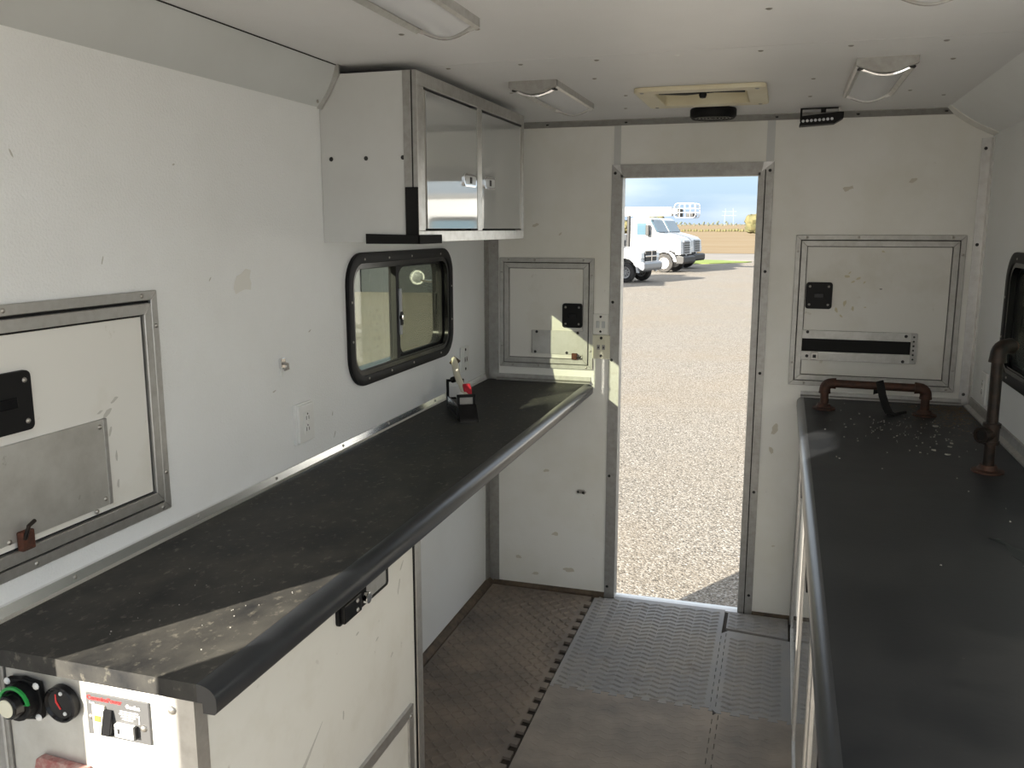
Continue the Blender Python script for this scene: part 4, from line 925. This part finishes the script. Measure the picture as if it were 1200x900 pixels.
def big_truck(label, loc, rz, boom=True):
    # local: +X forward, +Y to its left side ; origin on ground below front axle centre
    t = thing('utility_truck', label, 'truck', loc, rz)
    hw = 1.15
    MB().prism([(-7.2, .75), (.75, .75), (.75, 1.0), (-7.2, 1.0)], 'y', -.45, .45).build('chassis', 'truck_black', t)
    for s in (-1, 1):
        wheel(t, (0, s*(hw-.17), .53), .53, .30)
        for xx in (-5.2, -6.45): wheel(t, (xx, s*(hw-.24), .53), .53, .48)
    cab = MB().prism([(-2.02, .95), (-2.02, 2.95), (-1.85, 3.06), (-1.2, 3.06), (-.92, 2.95), (-.46, 2.20), (-.46, .95)], 'y', -hw+.05, hw-.05).build('cab', 'truck_white', t, .06)
    MB().prism([(-.86, 2.86), (-.46, 2.22), (-.44, 2.24), (-.84, 2.90)], 'y', -hw+.18, hw-.18).build('windshield', 'glass_dark', cab, .01)
    for s in (-1, 1):
        ys = sorted((s*(hw-.051), s*(hw-.030)))
        MB().prism([(-1.62, 2.08), (-1.62, 2.72), (-1.10, 2.72), (-.82, 2.24), (-.82, 2.08)], 'y', *ys).build('side_window', 'glass_dark', cab)
        MB().box(-1.80, -1.77, ys[0], ys[1], 1.05, 2.8).build('door_seam', 'bumper_grey', cab)
        MB().box(-1.30, -1.05, ys[0], ys[1], 1.45, 1.85).build('step_vent', 'bumper_grey', cab)
        ms = sorted((s*(hw+.02), s*(hw+.26)))
        mi = MB().box(-1.02, -.84, ms[0], ms[1], 2.02, 2.62).build('mirror', 'truck_black', t, .02)
        MB().tube([(-.75, s*(hw-.05), 2.62), (-.9, s*(hw+.12), 2.66), (-.92, s*(hw+.14), 2.60)], .02, 6).build('mirror_arm', 'chrome', mi)
        fa = MB().prism([(.74*math.cos(a)*1.0, .60+.62*math.sin(a)) for a in [PI*i/10 for i in range(11)]] + [(-.58, .60), (-.50, .85), (-.28, 1.06), (0, 1.13), (.30, 1.06), (.52, .82), (.58, .60)], 'y', *sorted((s*(hw-.40), s*(hw+.01)))).build('fender', 'truck_white', t, .02)
        MB().prism([(.72, 1.12), (.93, 1.08), (.93, 1.36), (.72, 1.34)], 'y', *sorted((s*(hw-.36), s*(hw-.05)))).build('headlight', 'lamp_clear', t, .02)
        MB().box(-.15, .22, *sorted((s*(hw-.14), s*(hw-.10))), 1.72, 1.86).build('hood_vent', 'bumper_grey', t, .01)
    MB().prism([(-.50, 1.05), (-.50, 2.22), (.10, 2.08), (.70, 1.90), (.90, 1.72), (.95, .98), (.62, .98), (.60, 1.10), (.30, 1.22), (-.20, 1.22)], 'y', -hw+.12, hw-.12).build('hood', 'truck_white', t, .07)
    gr_ = MB().prism([(.90, 1.00), (.985, 1.00), (.955, 1.76), (.88, 1.76)], 'y', -.52, .52).build('grille', 'bumper_grey', t, .02)
    for k in range(5): MB().box(.955, .995, -.46, .46, 1.08+.13*k, 1.14+.13*k).build('grille_bar', 'truck_black', gr_)
    MB().prism([(.70, .48), (1.10, .48), (1.16, .60), (1.16, .86), (1.02, .92), (.70, .92)], 'y', -hw+.02, hw-.02).build('bumper', 'truck_black', t, .04)
    MB().box(-2.30, -2.14, -.95, -.72, .95, 3.15).build('exhaust_stack', 'truck_black', t, .05)
    MB().box(-7.3, -2.55, -1.2, 1.2, 1.0, 2.1).build('service_body', 'truck_white', t, .03)
    MB().box(-5.4, -4.3, -.5, .5, 2.1, 3.1).build('turret', 'truck_white', t, .05)
    if boom:
        bo = MB().prism([(-6.6, 3.10), (.05, 3.12), (.10, 3.30), (.05, 3.62), (-6.6, 3.66)], 'y', -.22, .22).build('boom', 'truck_white', t, .03)
        bk = MB(); x0, x1, z0, z1 = .30, 1.50, 3.02, 3.80
        for yy in (-.42, .42):
            loop = [(x, yy, z) for x, z in rrect(x0, x1, z0, z1, .16, 4)]
            bk.tube(loop + [loop[0]], .022, 6)
            for zz in (3.30, 3.52): bk.tube([(x0, yy, zz), (x1, yy, zz)], .015, 6)
            for xx in (.6, .9, 1.2): bk.tube([(xx, yy, z0), (xx, yy, z1)], .013, 6)
        for (xx, zz) in ((x0, z0+.16), (x1, z0+.16), (x0, z1-.16), (x1, z1-.16)): bk.tube([(xx, -.42, zz), (xx, .42, zz)], .03, 6)
        pf = bk.build('work_platform', 'truck_white', bo, smooth=True)
        MB().box(.42, .58, -.30, .30, 3.05, 3.50).build('platform_control', 'truck_black', bo, .02)
        MB().box(.95, 1.35, -.36, .36, 3.06, 3.26).build('platform_tray', 'truck_black', bo, .02)
        MB().box(.08, .40, -.12, .12, 3.22, 3.52).build('platform_joint', 'bumper_grey', bo, .02)
    return t
big_truck('white heavy truck with raised boom and work platform parked on gravel', (-4.85, 50.6, G), math.radians(-11))
big_truck('white heavy truck half hidden behind the boom truck', (-4.75, 55.6, G), math.radians(-11), False)
def pickup(label, loc, rz):
    t = thing('pickup_truck', label, 'truck', loc, rz); hw = 1.0; t.scale = (1.08, 1.08, 1.12)
    for s in (-1, 1):
        for xx in (0, -3.7): wheel(t, (xx, s*(hw-.14), .41), .41, .28)
    body = MB().prism([(-5.0, .62), (-5.0, 1.40), (-1.2, 1.40), (-.95, 1.42), (.46, 1.34), (.66, 1.20), (.72, .80), (.72, .62), (.56, .62), (.50, .82), (.30, 1.0), (0, 1.06), (-.30, 1.0), (-.50, .82), (-.56, .55), (-3.1, .55), (-3.2, .82), (-3.4, 1.0), (-3.7, 1.06), (-4.0, 1.0), (-4.2, .82), (-4.26, .62)], 'y', -hw, hw).build('body', 'truck_white', t, .05)
    MB().prism([(-3.0, 1.38), (-2.8, 1.98), (-1.75, 2.02), (-.85, 1.40)], 'y', -hw+.12, hw-.12).build('cab_roof', 'truck_white', t, .06)
    MB().prism([(-1.66, 1.98), (-.90, 1.44), (-.86, 1.47), (-1.60, 2.00)], 'y', -hw+.2, hw-.2).build('windshield', 'glass_dark', t, .01)
    for s in (-1, 1):
        MB().prism([(-2.75, 1.46), (-2.65, 1.90), (-1.78, 1.92), (-1.12, 1.46)], 'y', *sorted((s*(hw-.125), s*(hw-.105)))).build('side_window', 'glass_dark', t)
        hl_ = MB().prism([(.40, .98), (.73, .98), (.70, 1.20), (.48, 1.24)], 'y', *sorted((s*(hw-.36), s*(hw+.012)))).build('headlight', 'lamp_clear', t, .02)
        MB().prism([(.62*math.cos(a), .41+.66*math.sin(a)) for a in [PI*i/10 for i in range(11)]] + [(-.54*math.cos(PI*i/8), .41+.58*math.sin(PI*i/8)) for i in range(9)], 'y', *sorted((s*(hw-.1), s*(hw+.04)))).build('wheel_flare', 'truck_white', t)
        MB().box(-1.15, -.95, *sorted((s*(hw+.02), s*(hw+.22))), 1.42, 1.68).build('mirror', 'truck_black', t, .03)
    gr_ = MB().box(.70, .76, -.60, .60, .86, 1.26).build('grille', 'truck_black', t, .02)
    MB().box(.75, .79, -.62, .62, 1.03, 1.09).build('grille_bar', 'chrome', gr_, .01)
    MB().box(.75, .79, -.04, .04, .86, 1.26).build('grille_bar', 'chrome', gr_, .01)
    for z in (.84, 1.27): MB().box(.74, .78, -.64, .64, z-.02, z+.02).build('grille_bar', 'chrome', gr_, .01)
    MB().prism([(.60, .48), (.82, .48), (.88, .58), (.88, .78), (.80, .84), (.60, .84)], 'y', -hw-.01, hw+.01).build('bumper', 'bumper_grey', t, .04)
    MB().box(-4.9, .5, -.7, .7, .40, .60).build('chassis', 'truck_black', t)
    return t
pickup('white pickup truck parked on gravel in front of the boom truck', (-5.25, 40.6, G), math.radians(-14))
# vehicles of the yard to the right of the doorway (seen mirrored in the cabinet doors)
def box_trailer(label, loc, rz):
    t = thing('box_trailer', label, 'trailer', loc, rz)
    b = MB().box(-3.6, 3.6, -1.12, 1.12, .62, 2.95).build('trailer_box', 'truck_white', t, .06)
    for z in (.62, 2.88): MB().box(-3.62, 3.62, -1.14, 1.14, z, z+.08).build('edge_rail', 'aluminium', b, .01)
    for x in (-2.2, -.6, 1.8):
        w_ = MB().prism(rrect(x-.45, x+.45, 2.12, 2.60, .08, 4), 'y', -1.15, -1.10).build('side_window', 'truck_black', b)
        MB().prism(rrect(x-.39, x+.39, 2.18, 2.54, .06, 4), 'y', -1.155, -1.14).build('pane', 'glass_dark', w_)
    MB().box(.35, 1.05, -1.15, -1.10, .72, 2.70).build('side_door', 'cabinet_white', b, .01)
    for x in (-1.15, -.25):
        for s in (-1, 1): wheel(t, (x, s*.98, .38), .38, .22)
    MB().prism([(-1.65, .40), (-1.55, .84), (.15, .84), (.25, .40), (.12, .40), (.05, .76), (-1.45, .76), (-1.52, .40)], 'y', -1.14, -.86).build('fender', 'aluminium', t, .01)
    MB().prism([(3.5, -.5), (3.5, .5), (4.9, .06), (4.9, -.06)], 'z', .50, .62).build('drawbar', 'truck_black', t)
    MB().box(-3.5, 3.5, -.9, .9, .45, .62).build('chassis', 'truck_black', t)
    MB().cyl((4.4, 0, 0), (4.4, 0, .9), .05).build('jack_leg', 'steel_screw', t)
    return t
box_trailer('white box trailer parked across the yard to the right of the doorway', (6.4, 14.4, G), math.radians(4))
big_truck('white heavy truck without boom parked behind the white box trailer', (9.6, 22.5, G), math.radians(-100), False)
pickup('white pickup truck parked beside the truck behind the box trailer', (13.2, 21.0, G), math.radians(-100))

# trees
def tree(name, label, loc, hgt, rad, m, seed, group, trunk=.25, blobs=9):
    r_ = random.Random(seed); t = thing(name, label, 'tree', loc, 0, group)
    cr_ = MB()
    for k in range(blobs):
        a = r_.uniform(0, 2*PI); q = r_.uniform(0, rad*.62); z = hgt*r_.uniform(trunk+.12, .86)
        cr_.ball((q*math.cos(a), q*math.sin(a), z), rad*r_.uniform(.38, .62), 10, 7, (1, 1, .9), .16, r_)
    cr_.build('crown', m, t, smooth=True)
    MB().tube([(0, 0, -.05), (0, 0, hgt*.3), (.1, 0, hgt*.6)], [rad*.10, rad*.07, rad*.03], 7).build('trunk', 'bark', t, smooth=True)
    return t
def at(u, v, yy):
    fw = Vector((-math.sin(YAW)*math.cos(PITCH), math.cos(YAW)*math.cos(PITCH), -math.sin(PITCH))); rt = Vector((math.cos(YAW), math.sin(YAW), 0)); up = rt.cross(fw)
    d = fw + rt*((u-600)/FPX) + up*((450-v)/FPX)
    return CAM + d*(yy/d.y)
def gz(yy):
    if yy < 320: return G
    return G+3.6*(yy-320)/380 if yy < 700 else G+3.6+5.4*(yy-700)/700
q = at(766, 262, 240); tree('leafy_tree', 'round olive tree rising behind the boom truck cab', (q.x, 240, gz(240)-.2), 6.3, 3.0, 'leaf_olive', 11, None)
q = at(777, 262, 300); tree('leafy_tree', 'low olive tree just right of the round tree behind boom', (q.x, 300, gz(300)-.2), 5.0, 3.0, 'leaf_olive', 12, None)
q = at(731, 262, 260); tree('leafy_tree', 'olive tree seen behind the exhaust stack', (q.x, 260, gz(260)-.2), 5.5, 3.2, 'leaf_olive', 15, None)
q = at(888, 262, 330); tree('leafy_tree', 'autumn tree at field edge seen next to right door jamb', (q.x, 330, gz(330)-.2), 8.2, 4.6, 'leaf_olive', 13, None, .05, 14)
base_t = None
for k in range(34):
    u = 722+5.4*k; yy = 1000+60*math.sin(k*2.1); q = at(u, 262, yy)
    if base_t is None:
        base_t = tree('far_tree', 'hazy far tree in the line along the horizon', (q.x, yy, gz(yy)-.5), 5.5, 1.9, 'leaf_far', 21, 'trees along the horizon', .0, 8); o = base_t
    else:
        o = copy_tree(base_t)
    s = random.uniform(.8, 1.15); o.location = (q.x, yy, gz(yy)-.5); o.scale = (s, s, s*random.uniform(.5, 1.0)); o.rotation_euler = (0, 0, random.uniform(0, 6))
hb = None
for k in range(26):
    u = 726+6.8*k; yy = 430+6*math.sin(k*1.7); q = at(u, 264, yy)
    if hb is None:
        hb = thing('hedge_shrub', 'low dry shrub in the hedge row crossing the field', 'shrub', (q.x, yy, gz(yy)), 0, 'shrubs of the field hedge row')
        rr_ = random.Random(4); m_ = MB()
        for j in range(7): m_.ball((rr_.uniform(-1.6, 1.6), rr_.uniform(-.6, .6), rr_.uniform(.3, .9)), rr_.uniform(.6, .9), 8, 6, (1.2, 1, .9), .15, rr_)
        m_.build('foliage', 'leaf_olive', hb, smooth=True); o = hb
    else: o = copy_tree(hb)
    s = random.uniform(.72, .92); o.location = (q.x, yy, gz(yy)-.1); o.scale = (s*.85, s*.8, s*1.15); o.rotation_euler = (0, 0, random.uniform(-.2, .2))
# dark ribbed metal shed on the left of the yard (seen through the side window)
S0, S1 = Vector((-26.0, 28.5, G)), Vector((-7.5, 32.0, G))
sv = (S1-S0); SL = sv.length
sh = thing('metal_shed', 'dark ribbed metal shed across the yard seen through the side window', 'building', tuple(S0), math.atan2(sv.y, sv.x))
bw = MB().box(0, SL, 0, 3, 0, 2.5).build('shed_wall', 'siding_dark', sh)
RIB = MB().box(-.04, .04, -.06, 0, 0, 2.5).mesh('rib', 'siding_dark')
for k in range(int(SL/.45)): inst('siding_rib', RIB, bw, (.2+.45*k, 0, 0))
MB().prism([(-.3, 2.45), (3.3, 2.6), (3.3, 2.7), (-.3, 2.58)], 'x', -.3, SL+.3).build('shed_roof', 'bumper_grey', sh)
for x in (4.0, 12.0): MB().box(x, x+3.2, -.09, 0, 0, 2.2).build('roller_door', 'siding_dark', sh)

# pylon
q = at(854, 262, 900)
py = MB(); bz = gz(900)
for s in (-1, 1): py.tube([(q.x+s*4.5, 900, bz), (q.x+s*3.6, 900, bz+17)], .06, 4)
for z in (10, 14): py.tube([(q.x-7, 900, bz+z), (q.x+7, 900, bz+z)], .05, 4)
tag(py.build('power_pylon', 'pylon'), 'faint twin post power pylon on the horizon', 'pylon')
# round lamp on an arm outside the side window
q = at(489, 325, 3.0)
d0 = (q-CAM).normalized(); tt = (-.30-CAM.x)/d0.x; LP = CAM+d0*tt
ml = thing('marker_lamp', 'small round glass lamp on arm outside the side window', 'lamp', (LP.x, LP.y, LP.z))
face = (CAM-LP).normalized().to_track_quat('Z', 'Y').to_matrix().to_4x4()
MB().lathe([(0, .010), (.022, .010), (.030, .006), (.034, .010), (.036, 0), (.030, -.02), (0, -.026)], (0, 0, 0), 'z', 22).xf(face).build('lamp_shell', 'lamp_clear', ml, smooth=True)
MB().lathe([(0, .0125), (.018, .012), (.026, .009)], (0, 0, 0), 'z', 18).xf(face).build('lamp_glass', 'bumper_grey', ml, smooth=True)
MB().tube([(0, 0, -.01), (.10, -.10, -.01), (-TH-LP.x, -.20, -.01)], .006, 6).build('lamp_arm', 'chrome', ml, smooth=True)
